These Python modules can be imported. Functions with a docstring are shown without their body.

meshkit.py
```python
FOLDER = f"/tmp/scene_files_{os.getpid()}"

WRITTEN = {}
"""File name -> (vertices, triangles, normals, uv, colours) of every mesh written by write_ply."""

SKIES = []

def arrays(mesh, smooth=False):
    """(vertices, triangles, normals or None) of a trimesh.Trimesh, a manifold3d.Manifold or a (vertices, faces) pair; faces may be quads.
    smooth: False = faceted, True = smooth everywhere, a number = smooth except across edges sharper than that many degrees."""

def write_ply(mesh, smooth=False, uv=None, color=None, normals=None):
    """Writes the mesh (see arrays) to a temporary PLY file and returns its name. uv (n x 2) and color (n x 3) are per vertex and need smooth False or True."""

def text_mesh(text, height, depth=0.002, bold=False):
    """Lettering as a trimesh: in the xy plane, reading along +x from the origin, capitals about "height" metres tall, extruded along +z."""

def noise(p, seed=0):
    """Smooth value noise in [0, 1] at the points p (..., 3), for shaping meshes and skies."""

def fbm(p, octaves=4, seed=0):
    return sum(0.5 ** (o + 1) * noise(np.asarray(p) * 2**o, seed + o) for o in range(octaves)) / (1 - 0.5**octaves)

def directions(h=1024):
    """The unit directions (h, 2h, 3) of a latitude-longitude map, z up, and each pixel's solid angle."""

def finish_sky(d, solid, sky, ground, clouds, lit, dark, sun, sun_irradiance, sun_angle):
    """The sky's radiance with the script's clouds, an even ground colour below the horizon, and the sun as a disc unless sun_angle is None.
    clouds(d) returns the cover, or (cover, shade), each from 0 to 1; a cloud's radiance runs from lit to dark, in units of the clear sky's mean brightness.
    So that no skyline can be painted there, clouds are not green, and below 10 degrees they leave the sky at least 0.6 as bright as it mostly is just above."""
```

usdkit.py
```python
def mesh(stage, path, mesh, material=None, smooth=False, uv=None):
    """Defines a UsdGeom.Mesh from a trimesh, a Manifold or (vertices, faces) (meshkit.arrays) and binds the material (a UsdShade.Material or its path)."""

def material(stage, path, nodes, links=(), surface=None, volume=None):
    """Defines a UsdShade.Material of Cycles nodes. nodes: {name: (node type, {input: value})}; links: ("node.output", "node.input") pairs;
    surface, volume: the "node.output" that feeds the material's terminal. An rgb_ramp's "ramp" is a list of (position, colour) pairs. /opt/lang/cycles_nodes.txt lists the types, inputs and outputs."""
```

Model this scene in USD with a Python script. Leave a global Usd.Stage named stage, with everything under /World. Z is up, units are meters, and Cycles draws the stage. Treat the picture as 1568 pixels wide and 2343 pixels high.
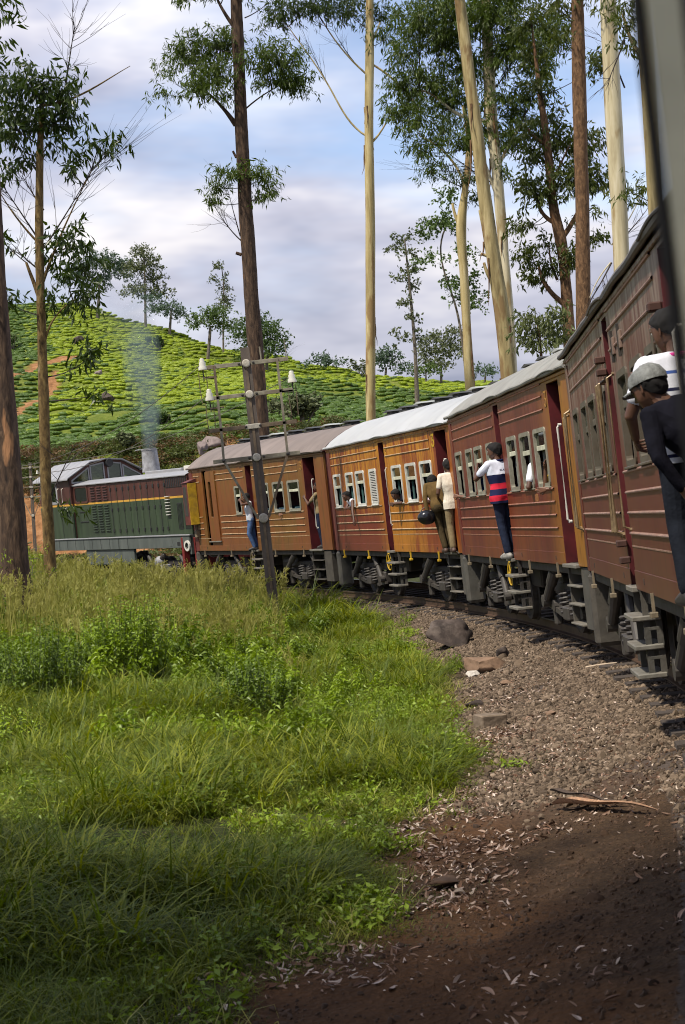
import math, random, numpy as np, trimesh, usdkit, meshkit
import manifold3d as m3
from shapely.geometry import Polygon, box as sbox, LineString
from pxr import Usd, UsdGeom, UsdLux, UsdShade, Gf, Sdf, Vt
RNG = np.random.default_rng(7); random.seed(7)
stage = Usd.Stage.CreateInMemory()
UsdGeom.SetStageUpAxis(stage, 'Z'); UsdGeom.SetStageMetersPerUnit(stage, 1.0)
UsdGeom.Xform.Define(stage, '/World'); UsdGeom.Scope.Define(stage, '/World/Looks')
# ---------------------------------------------------------------- camera
CAMZ, FV, PITCH, ROLL = 1.72, 3630.4, .0062, .0439
cp_, sp_, cr_, sr_ = math.cos(PITCH), math.sin(PITCH), math.cos(ROLL), math.sin(ROLL)
FWD = np.array([0, cp_, sp_]); UP0 = np.array([0, -sp_, cp_]); RX = np.array([1., 0, 0])
RIGHT = RX*cr_ - UP0*sr_; UP = RX*sr_ + UP0*cr_; EYE = np.array([0, 0, CAMZ])
cam = UsdGeom.Camera.Define(stage, '/World/camera')
mm = np.eye(4); mm[0, :3], mm[1, :3], mm[2, :3], mm[3, :3] = RIGHT, UP, -FWD, EYE
cam.AddTransformOp().Set(Gf.Matrix4d(*mm.ravel().tolist()))
FL = 35.0
cam.CreateFocalLengthAttr(FL); cam.CreateHorizontalApertureAttr(FL*1568/FV); cam.CreateVerticalApertureAttr(FL*2342/FV)
cam.CreateFStopAttr(4.5); cam.CreateFocusDistanceAttr(26.0)
cam.CreateExposureAttr(.98)
# ---------------------------------------------------------------- sky and sun
SUN_EL, SUN_AZ = math.radians(56), math.atan2(-.62, -.55)      # azimuth = atan2(x, y) of the direction towards the sun
sunv = np.array([math.sin(SUN_AZ)*math.cos(SUN_EL), math.cos(SUN_AZ)*math.cos(SUN_EL), math.sin(SUN_EL)])
dome = UsdLux.DomeLight.Define(stage, '/World/sky')
skym = usdkit.material(stage, '/World/Looks/sky_clouds', {
    "sky": ("sky_texture", {"sky_type": "single_scattering", "sun_disc": False, "sun_elevation": SUN_EL, "sun_rotation": SUN_AZ, "altitude": 1200.0, "air_density": 1.0, "aerosol_density": 1.2}),
    "tc": ("texture_coordinate", {}),
    "sep": ("separate_xyz", {}),
    "map": ("mapping", {"scale": (2.6, 2.6, 7.5), "location": (3.1, .4, .9)}),
    "n1": ("noise_texture", {"scale": 1.25, "detail": 6.0, "roughness": .52, "distortion": .35}),
    "base": ("map_range", {"from_min": .02, "from_max": .60, "to_min": .26, "to_max": -.05, "clamp": True}),
    "addb": ("math", {"math_type": "add"}),
    "cov": ("map_range", {"range_type": "smoothstep", "from_min": .40, "from_max": .72, "to_min": .22, "to_max": .94, "clamp": True}),
    "n2": ("noise_texture", {"scale": 2.2, "detail": 4.0, "roughness": .55}),
    "ccol": ("rgb_ramp", {"ramp": [(.32, (1.25, 1.28, 1.70)), (.50, (2.3, 2.25, 2.6)), (.66, (3.7, 3.5, 3.45))]}),
    "mix": ("mix", {}), "zen": ("math", {"math_type": "multiply_add", "value2": 1.5, "value3": 1.1}), "zm": ("vector_math", {"math_type": "scale"}),
    "bg": ("background_shader", {"strength": .11})},
    [("tc.generated", "sep.vector"), ("tc.generated", "map.vector"), ("map.vector", "n1.vector"), ("map.vector", "n2.vector"), ("sep.z", "base.value"),
     ("n1.fac", "addb.value1"), ("base.result", "addb.value2"), ("addb.value", "cov.value"), ("cov.result", "mix.fac"),
     ("sky.color", "mix.color1"), ("n2.fac", "ccol.fac"), ("sep.z", "zen.value1"), ("ccol.color", "zm.vector1"), ("zen.value", "zm.scale"), ("zm.vector", "mix.color2"), ("mix.color", "bg.color")], surface="bg.background")
UsdShade.MaterialBindingAPI.Apply(dome.GetPrim()).Bind(skym)
dome.GetPrim().SetCustomDataByKey('kind', 'structure')
sun = UsdLux.DistantLight.Define(stage, '/World/sun')
sun.CreateIntensityAttr(.80); sun.CreateAngleAttr(2.5); sun.CreateColorAttr(Gf.Vec3f(1, .93, .80)); sun.CreateNormalizeAttr(True)
zz = sunv; xx = np.cross([0, 0, 1], zz); xx /= np.linalg.norm(xx); yy = np.cross(zz, xx)
ms = np.eye(4); ms[0, :3], ms[1, :3], ms[2, :3] = xx, yy, zz
sun.AddTransformOp().Set(Gf.Matrix4d(*ms.ravel().tolist()))

# ---------------------------------------------------------------- helpers
def ray(px, py):
    u, v = (px-784)/FV, (1171-py)/FV
    return FWD + RIGHT*u + UP*v
def at(px, py, d):
    """The point that the lens sees at (px, py) of the 1568 x 2342 picture, d metres ahead."""
    r = ray(px, py); return EYE + r*(d/r[1])
def ss(a, b, x):
    t = np.clip((np.asarray(x, float)-a)/(b-a), 0, 1); return t*t*(3-2*t)
def nrm(v):
    v = np.asarray(v, float); return v/max(np.linalg.norm(v), 1e-12)

_used = {}
def fresh(parent, name):
    k = _used.get((parent, name), 0); _used[(parent, name)] = k+1
    return f'{parent}/{name}' if k == 0 else f'{parent}/{name}_{k:03d}'
def tag(p, label=None, category=None, group=None, kind=None):
    p = p.GetPrim() if hasattr(p, 'GetPrim') else p
    for k, v in (('label', label), ("category", category), ("group", group), ('kind', kind)):
        if v: p.SetCustomDataByKey(k, v)
    return p
def pth(parent): return '/World' if parent is None else str(parent.GetPath())
def obj(name, mesh, mat, parent=None, smooth=False, **kw):
    p = fresh(pth(parent), name)
    m = usdkit.mesh(stage, p, mesh, mat, smooth=smooth)
    if kw: tag(m, **kw)
    return m.GetPrim()
def xf(name, M=None, parent=None, **kw):
    x = UsdGeom.Xform.Define(stage, fresh(pth(parent), name))
    if M is not None: x.AddTransformOp().Set(Gf.Matrix4d(*np.asarray(M, float).ravel().tolist()))
    tag(x, **kw); return x.GetPrim()
def TR(x, y, z, rz=0):
    c, s = math.cos(rz), math.sin(rz)
    return np.array([[c, s, 0, 0], [-s, c, 0, 0], [0, 0, 1, 0], [x, y, z, 1.]])

def cat(*ms):
    ms = [m for m in ms if m is not None]
    V, F, n = [], [], 0
    for m in ms:
        v, f = (np.asarray(m.vertices), np.asarray(m.faces)) if hasattr(m, 'vertices') else (np.asarray(m[0], float), np.asarray(m[1], int))
        if f.shape[1] == 4: f = np.vstack([f[:, [0, 1, 2]], f[:, [0, 2, 3]]])
        V.append(v); F.append(f+n); n += len(v)
    return np.vstack(V), np.vstack(F)
_bf = np.array([[0, 2, 3, 1], [4, 5, 7, 6], [0, 1, 5, 4], [2, 6, 7, 3], [0, 4, 6, 2], [1, 3, 7, 5]])
def bx(x0, x1, y0, y1, z0, z1):
    v = np.array([[x, y, z] for z in (z0, z1) for y in (y0, y1) for x in (x0, x1)], float)
    return v, _bf.copy()
def rbx(x0, x1, y0, y1, z0, z1, c=.012):
    """A box with chamfered edges."""
    a = np.array([x0, y0, z0], float); b = np.array([x1, y1, z1], float)
    a, b = np.minimum(a, b), np.maximum(a, b); c = min(c, .45*(b-a).min()); P = []
    for k in range(3):
        lo, hi = a+c, b-c; lo[k], hi[k] = a[k], b[k]
        P += [[x, y, z] for x in (lo[0], hi[0]) for y in (lo[1], hi[1]) for z in (lo[2], hi[2])]
    h = m3.Manifold.hull_points(np.array(P)).to_mesh()
    return np.array(h.vert_properties[:, :3]), np.array(h.tri_verts)
def bar(p, q, w, h=None, up=(0, 0, 1)):
    p, q = np.asarray(p, float), np.asarray(q, float); h = h or w
    d = nrm(q-p); s = np.cross(d, up); s = nrm(s) if np.linalg.norm(s) > 1e-6 else np.array([1., 0, 0]); u = np.cross(s, d)
    v = np.array([b + s*w/2*i + u*h/2*j for b in (p, q) for i, j in ((-1, -1), (1, -1), (1, 1), (-1, 1))])
    f = np.array([[3, 2, 1, 0], [4, 5, 6, 7], [0, 1, 5, 4], [1, 2, 6, 5], [2, 3, 7, 6], [3, 0, 4, 7]])
    return v, f
def tube(pts, r, seg=8, caps=True, wob=0, seed=0):
    P = np.asarray(pts, float); n = len(P); r = np.broadcast_to(np.asarray(r, float), n)
    T = np.gradient(P, axis=0); T /= np.maximum(np.linalg.norm(T, axis=1, keepdims=True), 1e-9)
    ref = np.array([0, 0, 1.]) if abs(T[:, 2]).mean() < .9 else np.array([1., 0, 0])
    S = np.cross(T, ref); S /= np.maximum(np.linalg.norm(S, axis=1, keepdims=True), 1e-9); U = np.cross(S, T)
    a = np.linspace(0, 2*np.pi, seg, endpoint=False)
    rr = r[:, None]*np.ones((1, seg))
    if wob:
        q = np.stack([np.cos(a)[None]*1.6+np.zeros((n, 1)), np.sin(a)[None]*1.6+np.zeros((n, 1)), np.linspace(0, n*.35, n)[:, None]+np.zeros((1, seg))], -1)
        rr = rr*(1+wob*(meshkit.fbm(q+seed*7.3, 3, seed)*2-1))
    V = P[:, None]+(S[:, None]*np.cos(a)[None, :, None]+U[:, None]*np.sin(a)[None, :, None])*rr[..., None]
    V = V.reshape(-1, 3); i = np.arange(n-1)[:, None]*seg; j = np.arange(seg)[None]; k = (j+1) % seg
    F = np.stack([i+j, i+k, i+seg+k, i+seg+j], -1).reshape(-1, 4); F = np.vstack([F[:, [0, 2, 1]], F[:, [0, 3, 2]]])
    if caps:
        V = np.vstack([V, P[:1], P[-1:]]); c0, c1 = n*seg, n*seg+1; jj = np.arange(seg); kk = (jj+1) % seg
        F = np.vstack([F, np.stack([np.full(seg, c0), jj, kk], 1), np.stack([np.full(seg, c1), (n-1)*seg+kk, (n-1)*seg+jj], 1)])
    return V, F[:, ::-1]
def cyl(p, q, r, seg=14, r2=None): return tube([p, q], [r, r if r2 is None else r2], seg)
def lathe(prof, seg=20, axis='z', c=(0, 0, 0)):
    """prof: (radius, height) pairs."""
    pr = np.array(prof, float); a = np.linspace(0, 2*np.pi, seg, endpoint=False); n = len(pr)
    V = np.stack([pr[:, :1]*np.cos(a), pr[:, :1]*np.sin(a), pr[:, 1:]+0*a], -1).reshape(-1, 3)
    i = np.arange(n-1)[:, None]*seg; j = np.arange(seg)[None]; k = (j+1) % seg
    F = np.stack([i+j, i+k, i+seg+k, i+seg+j], -1).reshape(-1, 4); F = np.vstack([F[:, [0, 1, 2]], F[:, [0, 2, 3]]])
    if axis == 'y': V = V[:, [0, 2, 1]]; F = F[:, ::-1]
    if axis == 'x': V = V[:, [2, 0, 1]]
    return V+np.asarray(c, float), F
def ball(c, r, sub=1, sc=(1, 1, 1)):
    s = trimesh.creation.icosphere(sub, 1.0)
    return s.vertices*np.asarray(sc)*r+np.asarray(c, float), s.faces
def plate(poly, th, y, flip=False):
    """A shapely polygon in (s, z) as a plate th thick whose outer face is at y."""
    m = trimesh.creation.extrude_polygon(poly, th, engine='earcut') if hasattr(poly, 'exterior') else None
    v = m.vertices; v = np.stack([v[:, 0], y-th+v[:, 2], v[:, 1]], 1); f = m.faces[:, ::-1]
    return v, f
def rrect(x0, x1, z0, z1, r=.05): return sbox(x0+r, z0+r, x1-r, z1-r).buffer(r, quad_segs=3)
def shift(m, d): return np.asarray(m[0])+np.asarray(d), m[1]
def instancer(name, protos, mats, pos, idx, quat, scale, **kw):
    """PointInstancer; quat rows (w, x, y, z); scale n or n x 3."""
    p = fresh('/World', name); pi = UsdGeom.PointInstancer.Define(stage, p)
    paths = []
    for k, m in enumerate(protos):
        q = f'{p}/variant_{k:03d}'; usdkit.mesh(stage, q, m, mats[k] if isinstance(mats, (list, tuple)) else mats, smooth=False); paths.append(q)
    pi.CreatePrototypesRel().SetTargets([Sdf.Path(x) for x in paths])
    n = len(pos); sc = np.asarray(scale, float); sc = np.repeat(sc[:, None], 3, 1) if sc.ndim == 1 else sc
    pi.CreatePositionsAttr(Vt.Vec3fArray.FromNumpy(np.asarray(pos, np.float32)))
    pi.CreateProtoIndicesAttr(Vt.IntArray.FromNumpy(np.asarray(idx, np.int32)))
    pi.CreateScalesAttr(Vt.Vec3fArray.FromNumpy(sc.astype(np.float32)))
    pi.CreateOrientationsAttr(Vt.QuathArray([Gf.Quath(float(a), float(b), float(c), float(d)) for a, b, c, d in quat]))
    tag(pi, **kw); return pi
def qz(a):
    a = np.asarray(a); z = np.zeros_like(a); return np.stack([np.cos(a/2), z, z, np.sin(a/2)], 1)
def qrand(n, rng):
    q = rng.normal(size=(n, 4)); return q/np.linalg.norm(q, axis=1, keepdims=True)

# ---------------------------------------------------------------- materials
L = '/World/Looks/'
def mul(c, k): return tuple(float(min(1, x*k)) for x in c)
def mat(name, col, rough=.6, var=.2, scale=6., stretch=(1, 1, 1), bump=0., bscale=30., metal=0., col2=None, spec=.4, coords='object', dirt=None, dscale=2.5, damt=.5):
    """Paint, metal, bark and the like: noise between two tones, optional stains (dirt) and fine relief."""
    col2 = col2 or mul(col, 1+var)
    n = {"tc": ("texture_coordinate", {}) if coords == 'object' else ("geometry", {}), "mp": ("mapping", {"scale": stretch}),
         "n": ("noise_texture", {"scale": scale, "detail": 5., "roughness": .6}),
         "r": ("rgb_ramp", {"ramp": [(.32, mul(col, 1-var)), (.66, col2)]}),
         "p": ("principled_bsdf", {"roughness": rough, "metallic": metal, "specular_ior_level": spec})}
    l = [("tc.object" if coords == 'object' else "tc.position", "mp.vector"), ("mp.vector", "n.vector"), ("n.fac", "r.fac")]
    out = "r.color"
    if dirt:
        n["dn"] = ("noise_texture", {"scale": dscale, "detail": 6., "roughness": .65}); n["dr"] = ("map_range", {"from_min": .48, "from_max": .68, "to_min": 0., "to_max": damt, "clamp": True})
        n["dm"] = ("mix", {"color2": dirt}); l += [("mp.vector", "dn.vector"), ("dn.fac", "dr.value"), ("dr.result", "dm.fac"), (out, "dm.color1")]; out = "dm.color"
    l.append((out, "p.base_color"))
    if bump:
        n["bn"] = ("noise_texture", {"scale": bscale, "detail": 4., "roughness": .6}); n["b"] = ("bump", {"strength": bump, "distance": .02})
        l += [("mp.vector", "bn.vector"), ("bn.fac", "b.height"), ("b.normal", "p.normal")]
    return usdkit.material(stage, L+name, n, l, surface="p.BSDF")
def leafmat(name, ramp, trans=.35, rough=.45):
    """Foliage: a tone per leaf from the ramp, some light through the blade."""
    n = {"g": ("geometry", {}), "oi": ("object_info", {}), "a": ("math", {"math_type": "multiply_add", "value2": .72, "value3": 0.}), "b": ("math", {"math_type": "multiply", "value2": .28}), "r": ("rgb_ramp", {"ramp": ramp}),
         "p": ("principled_bsdf", {"roughness": rough, "specular_ior_level": .35}), "t": ("translucent_bsdf", {}), "h": ("hsv", {"saturation": 1.1, "value": 1.25}), "m": ("mix_closure", {"fac": trans})}
    l = [("g.random_per_island", "a.value1"), ("oi.random", "b.value1"), ("b.value", "a.value3"), ("a.value", "r.fac"), ("r.color", "p.base_color"), ("r.color", "h.color"), ("h.color", "t.color"),
         ("p.BSDF", "m.closure1"), ("t.BSDF", "m.closure2")]
    return usdkit.material(stage, L+name, n, l, surface="m.closure")
def glassmat(name, tint=(.8, .88, .8), refl=1.0):
    return usdkit.material(stage, L+name, {"f": ("fresnel", {"IOR": 1.6}), "k": ("math", {"math_type": "multiply_add", "value2": .9, "value3": .10*refl}), "t": ("transparent_bsdf", {"color": tint}), "g": ("glossy_bsdf", {"roughness": .04, "color": (.9, .95, .9)}), "m": ("mix_closure", {})},
        [("f.fac", "k.value1"), ("k.value", "m.fac"), ("t.BSDF", "m.closure1"), ("g.BSDF", "m.closure2")], surface="m.closure")
# ---------------------------------------------------------------- the lie of the land
CX, CY, RT = -52.141, 19.253, 56.496            # centre and radius of the track's curve
RI = RT-.87                                      # inner rail
def tdist(x, y): return RI-np.hypot(np.asarray(x)-CX, np.asarray(y)-CY)
def ground_z(x, y, detail=True):
    x, y = np.asarray(x, float), np.asarray(y, float); t = tdist(x, y)
    z = np.interp(t, [-30, -6, -3.2, -1.9, -.3, .35, .9, 1.7, 2.6, 4, 5.2, 6.8, 9, 14, 55], [-.4, -.4, -.3, -.08, -.13, -.16, -.3, -.48, -.56, -.52, -.32, .05, .40, .7, .8])
    near = ss(24, 14, y)*ss(3., 6.5, t); z = z-near*np.clip(z+.45, 0, 2)*.9
    if detail:
        p = np.stack([x*.55, y*.55, 0*x], -1); z = z+(meshkit.fbm(p, 3, 3)-.5)*.13*ss(.6, 3, t)
        p = np.stack([x*3., y*3., 0*x], -1); z = z+(meshkit.fbm(p, 3, 5)-.5)*.05*ss(.3, 1.5, t)
    return z
GB_Y = [-10, 6, 8, 9.6, 11.4, 12.6, 13.7, 15.5, 18, 21.1, 24, 26, 28, 30, 33, 36, 40, 45, 52, 60]
GB_X = [-3, -1.2, -.35, .22, .42, .9, 1.25, 1.2, 1.35, 1.6, 1.45, 1.25, 1.1, 1.1, .85, .2, -1.2, -3.3, -7.6, -13]
def grass_edge(y): return np.interp(y, GB_Y, GB_X)
def on_ground(px, py, lift=0.):
    """Where the ray through (px, py) meets the ground."""
    r = ray(px, py); d = np.linspace(4, 70, 1400); P = EYE+r*(d/r[1])[:, None]
    h = P[:, 2]-ground_z(P[:, 0], P[:, 1])-lift; k = np.argmax(h < 0)
    return P[k]

def grid_mesh(Xg, Yg, Zg):
    a, b = Xg.shape; V = np.stack([Xg, Yg, Zg], -1).reshape(-1, 3); i = np.arange(a-1)[:, None]*b; j = np.arange(b-1)[None]
    F = np.stack([i+j, i+j+1, i+b+j+1, i+b+j], -1).reshape(-1, 4); return V, np.vstack([F[:, [0, 1, 2]], F[:, [0, 2, 3]]])
def up_faces(m):
    v, f = m; n = np.cross(v[f[:, 1]]-v[f[:, 0]], v[f[:, 2]]-v[f[:, 0]])[:, 2]; f = f.copy(); f[n < 0] = f[n < 0][:, ::-1]; return v, f
# angles are dense where the picture looks; radii grow outwards to the horizon
ang = np.concatenate([np.linspace(-math.pi, -.42, 40)[:-1], np.linspace(-.42, .42, 300), np.linspace(.42, math.pi, 40)[1:]])
rad = np.concatenate([[.05, 1, 2.5, 4], np.geomspace(5, 62, 330), np.geomspace(66, 3000, 24)])
A_, R_ = np.meshgrid(ang, rad, indexing='ij'); Xg, Yg = np.sin(A_)*R_, np.cos(A_)*R_
Zg = np.where(R_ > 90, -.4, ground_z(Xg, Yg))
gm = up_faces(grid_mesh(Xg, Yg, Zg))
tt = tdist(Xg, Yg).ravel(); xr, yr = Xg.ravel(), Yg.ravel()
edge = grass_edge(yr)-xr+(meshkit.fbm(np.stack([xr*1.3, yr*1.3, 0*xr], -1), 3, 11)-.5)*.9
m_grass = ss(-.1, .5, edge); m_grass[tt < -3.2] = 1
m_bal = ss(2.3, 1.5, tt+(meshkit.fbm(np.stack([xr*.9, yr*.9, 0*xr], -1), 3, 12)-.5)*1.2)*ss(-3.4, -2.6, tt)*ss(11., 13.2, yr+(meshkit.fbm(np.stack([xr*.8, yr*.8, 0*xr], -1), 2, 14)-.5)*2+(tt < .7)*6)
m_dirt = ss(.42, .62, meshkit.fbm(np.stack([xr*.5, yr*.5, 0*xr], -1), 4, 13))
gmat = usdkit.material(stage, L+'earth', {
    "a": ("attribute", {"attribute": "mask"}), "s": ("separate_xyz", {}), "g": ("geometry", {}),
    "n": ("noise_texture", {"scale": 3.5, "detail": 8., "roughness": .68}), "n2": ("noise_texture", {"scale": 38., "detail": 5., "roughness": .7}),
    "soil": ("rgb_ramp", {"ramp": [(.3, (.026, .0155, .009)), (.5, (.056, .034, .019)), (.68, (.115, .068, .035))]}),
    "red": ("rgb_ramp", {"ramp": [(.3, (.045, .022, .010)), (.7, (.115, .056, .024))]}),
    "bal": ("rgb_ramp", {"ramp": [(.3, (.035, .026, .021)), (.7, (.11, .085, .070))]}),
    "gr": ("rgb_ramp", {"ramp": [(.3, (.020, .026, .008)), (.7, (.055, .060, .018))]}),
    "m1": ("mix", {}), "m2": ("mix", {}), "m3": ("mix", {}), "nn": ("math", {"math_type": "multiply_add", "value2": .5, "value3": .0}), "nh": ("math", {"math_type": "multiply", "value2": .5}),
    "v": ("voronoi_texture", {"scale": 24.}), "bh": ("math", {"math_type": "add"}), "b": ("bump", {"strength": .7, "distance": .03}), "p": ("principled_bsdf", {"roughness": .95, "specular_ior_level": .15})},
    [("g.position", "n.vector"), ("g.position", "n2.vector"), ("g.position", "v.vector"), ("a.vector", "s.vector"), ("n2.fac", "nh.value1"), ("n.fac", "nn.value1"), ("nh.value", "nn.value3"),
     ("nn.value", "soil.fac"), ("nn.value", "red.fac"), ("nn.value", "bal.fac"), ("nn.value", "gr.fac"),
     ("s.z", "m1.fac"), ("soil.color", "m1.color1"), ("red.color", "m1.color2"), ("s.x", "m2.fac"), ("m1.color", "m2.color1"), ("bal.color", "m2.color2"),
     ("s.y", "m3.fac"), ("m2.color", "m3.color1"), ("gr.color", "m3.color2"), ("m3.color", "p.base_color"), ("n2.fac", "bh.value1"), ("v.distance", "bh.value2"), ("bh.value", "b.height"), ("b.normal", "p.normal")], surface="p.BSDF")
gp = usdkit.mesh(stage, '/World/ground', gm, gmat, smooth=True)
UsdGeom.PrimvarsAPI(gp).CreatePrimvar('mask', Sdf.ValueTypeNames.Float3Array, 'vertex').Set(Vt.Vec3fArray.FromNumpy(np.stack([m_bal, m_grass, m_dirt], 1).astype(np.float32)))
tag(gp, 'brown earth and gravel strip beside the track under the grass', kind='structure')

# ---------------------------------------------------------------- hill
AZ = np.array([-1., -.4, -.216, -.186, -.158, -.133, -.106, -.078, -.05, -.023, -.006, .02, .046, .076, .12, .25, .6, 1.])
E_RIDGE = np.array([.10, .14, .1455, .146, .1445, .135, .126, .112, .1047, .0973, .093, .0895, .0885, .085, .084, .082, .07, .06])
E_BANK = np.array([.04, .044, .045, .045, .046, .047, .049, .054, .056, .056, .055, .054, .052, .050, .05, .05, .04, .04])
D_FOOT = np.array([112, 112, 108, 107, 106, 105, 104, 103, 102, 101, 100, 100, 100, 100, 100, 100, 100, 100.])
D_RIDGE = np.array([300, 300, 290, 288, 284, 276, 268, 256, 246, 236, 230, 230, 230, 230, 230, 230, 230, 230.])
def hill_z(x, y):
    az = np.clip(x/np.maximum(y, 1), -1, 1); I = lambda tb: np.interp(az, AZ, tb)
    f, d2 = I(D_FOOT), I(D_RIDGE); d = y; db = f+9
    zb = CAMZ+db*I(E_BANK); u = np.clip((d-db)/(d2-db), 0, 1)
    sh = u**.85; zs = CAMZ+d*(I(E_BANK)+(I(E_RIDGE)-I(E_BANK))*sh)
    z = np.where(d < db, -.9+(zb+.9)*np.power(ss(0, 1.15, np.clip((d-f)/9, 0, 1)), .8)/ss(0,1.15,1)**.8, zs)
    zr = CAMZ+d2*I(E_RIDGE); z = np.where(d > d2, zr-1.2*(1-np.exp(-(d-d2)/12))-(d-d2)*.14, z)
    env = ss(0, 9, d-f)*ss(25, -12, d-d2); p = np.stack([x*.06, y*.05, 0*x], -1)
    return z+((meshkit.fbm(p, 3, 21)-.5)*4.5*ss(8, 40, d-f)+(meshkit.fbm(p*5, 3, 22)-.5)*1.5)*env*ss(0, 8, np.abs(d-d2)+2)
ang = np.linspace(-.75, .75, 330); dd = np.concatenate([np.linspace(0, 13, 34), np.linspace(14, 200, 200), np.geomspace(205, 460, 14)])
A_, Q_ = np.meshgrid(np.tan(ang), dd, indexing='ij'); Yh = np.interp(A_, AZ, D_FOOT)+Q_-1.0; Xh = A_*Yh
hm = up_faces(grid_mesh(Xh, Yh, hill_z(Xh, Yh)))
def tea_mask(x, y):
    """(grown with tea, how far sunlight is painted in) at a point of the hill."""
    az = x/y; f = np.interp(az, AZ, D_FOOT); d2 = np.interp(az, AZ, D_RIDGE); q = (y-f)*100/(d2-f)      # q: 0 at the foot, 100 on the ridge
    n = meshkit.fbm(np.stack([x*.045, y*.03, 0*x], -1), 3, 31); wob = meshkit.fbm(np.stack([x*.07, y*.03, 0*x], -1), 3, 35)-.5
    on = (q > 7+7*wob) & (n < .79) & (q < 104)
    fold = 22+30*(az+.15)/.15+14*wob                                     # the cut where two fields meet
    on &= ~((np.abs(q-fold) < 1.6) & (az > -.16) & (az < -.02))
    gully = ((np.abs(q-(64+(az+.17)*420+26*wob)) < 3.6) & (az < -.160)) | ((np.abs(q-(38+(az+.19)*500+26*wob)) < 2.6) & (az < -.175)); on &= ~gully
    sun_tint = ss(-6, 6, q-fold-4+20*wob)*ss(-.20, -.165, az)*ss(.30, .42, n+.12)
    sun_tint = np.where(az > -.035, ss(70, 76, q+12*wob), sun_tint)
    return on, np.where(q < 10, 0, sun_tint)*.92, gully
xr, yr = Xh.ravel(), Yh.ravel(); on, fl, gu = tea_mask(xr, yr)
q_ = yr-np.interp(xr/yr, AZ, D_FOOT)
earth = np.clip(gu*1.+ss(15, 10, q_)*ss(.40, .58, meshkit.fbm(np.stack([xr*.13, yr*.13, 0*xr], -1), 3, 33)+.06), 0, 1)
hmat = usdkit.material(stage, L+'hill_soil', {
    "a": ("attribute", {"attribute": "mask"}), "s": ("separate_xyz", {}), "g": ("geometry", {}), "n": ("noise_texture", {"scale": 1.3, "detail": 8., "roughness": .7}),
    "gr": ("rgb_ramp", {"ramp": [(.3, (.055, .075, .012)), (.5, (.11, .14, .022)), (.7, (.17, .17, .045))]}), "er": ("rgb_ramp", {"ramp": [(.3, (.085, .042, .020)), (.5, (.24, .115, .048)), (.7, (.36, .20, .10))]}),
    "m": ("mix", {}), "b": ("bump", {"strength": .8, "distance": .3}), "p": ("principled_bsdf", {"roughness": .95, "specular_ior_level": .1})},
    [("g.position", "n.vector"), ("a.vector", "s.vector"), ("n.fac", "gr.fac"), ("n.fac", "er.fac"), ("s.x", "m.fac"), ("gr.color", "m.color1"), ("er.color", "m.color2"), ("m.color", "p.base_color"), ("n.fac", "b.height"), ("b.normal", "p.normal")], surface="p.BSDF")
hp = usdkit.mesh(stage, '/World/hill', hm, hmat, smooth=True)
UsdGeom.PrimvarsAPI(hp).CreatePrimvar('mask', Sdf.ValueTypeNames.Float3Array, 'vertex').Set(Vt.Vec3fArray.FromNumpy(np.stack([earth, fl, on], 1).astype(np.float32)))
tag(hp, 'hillside of tea behind the train with orange cuttings', kind='structure')

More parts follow.
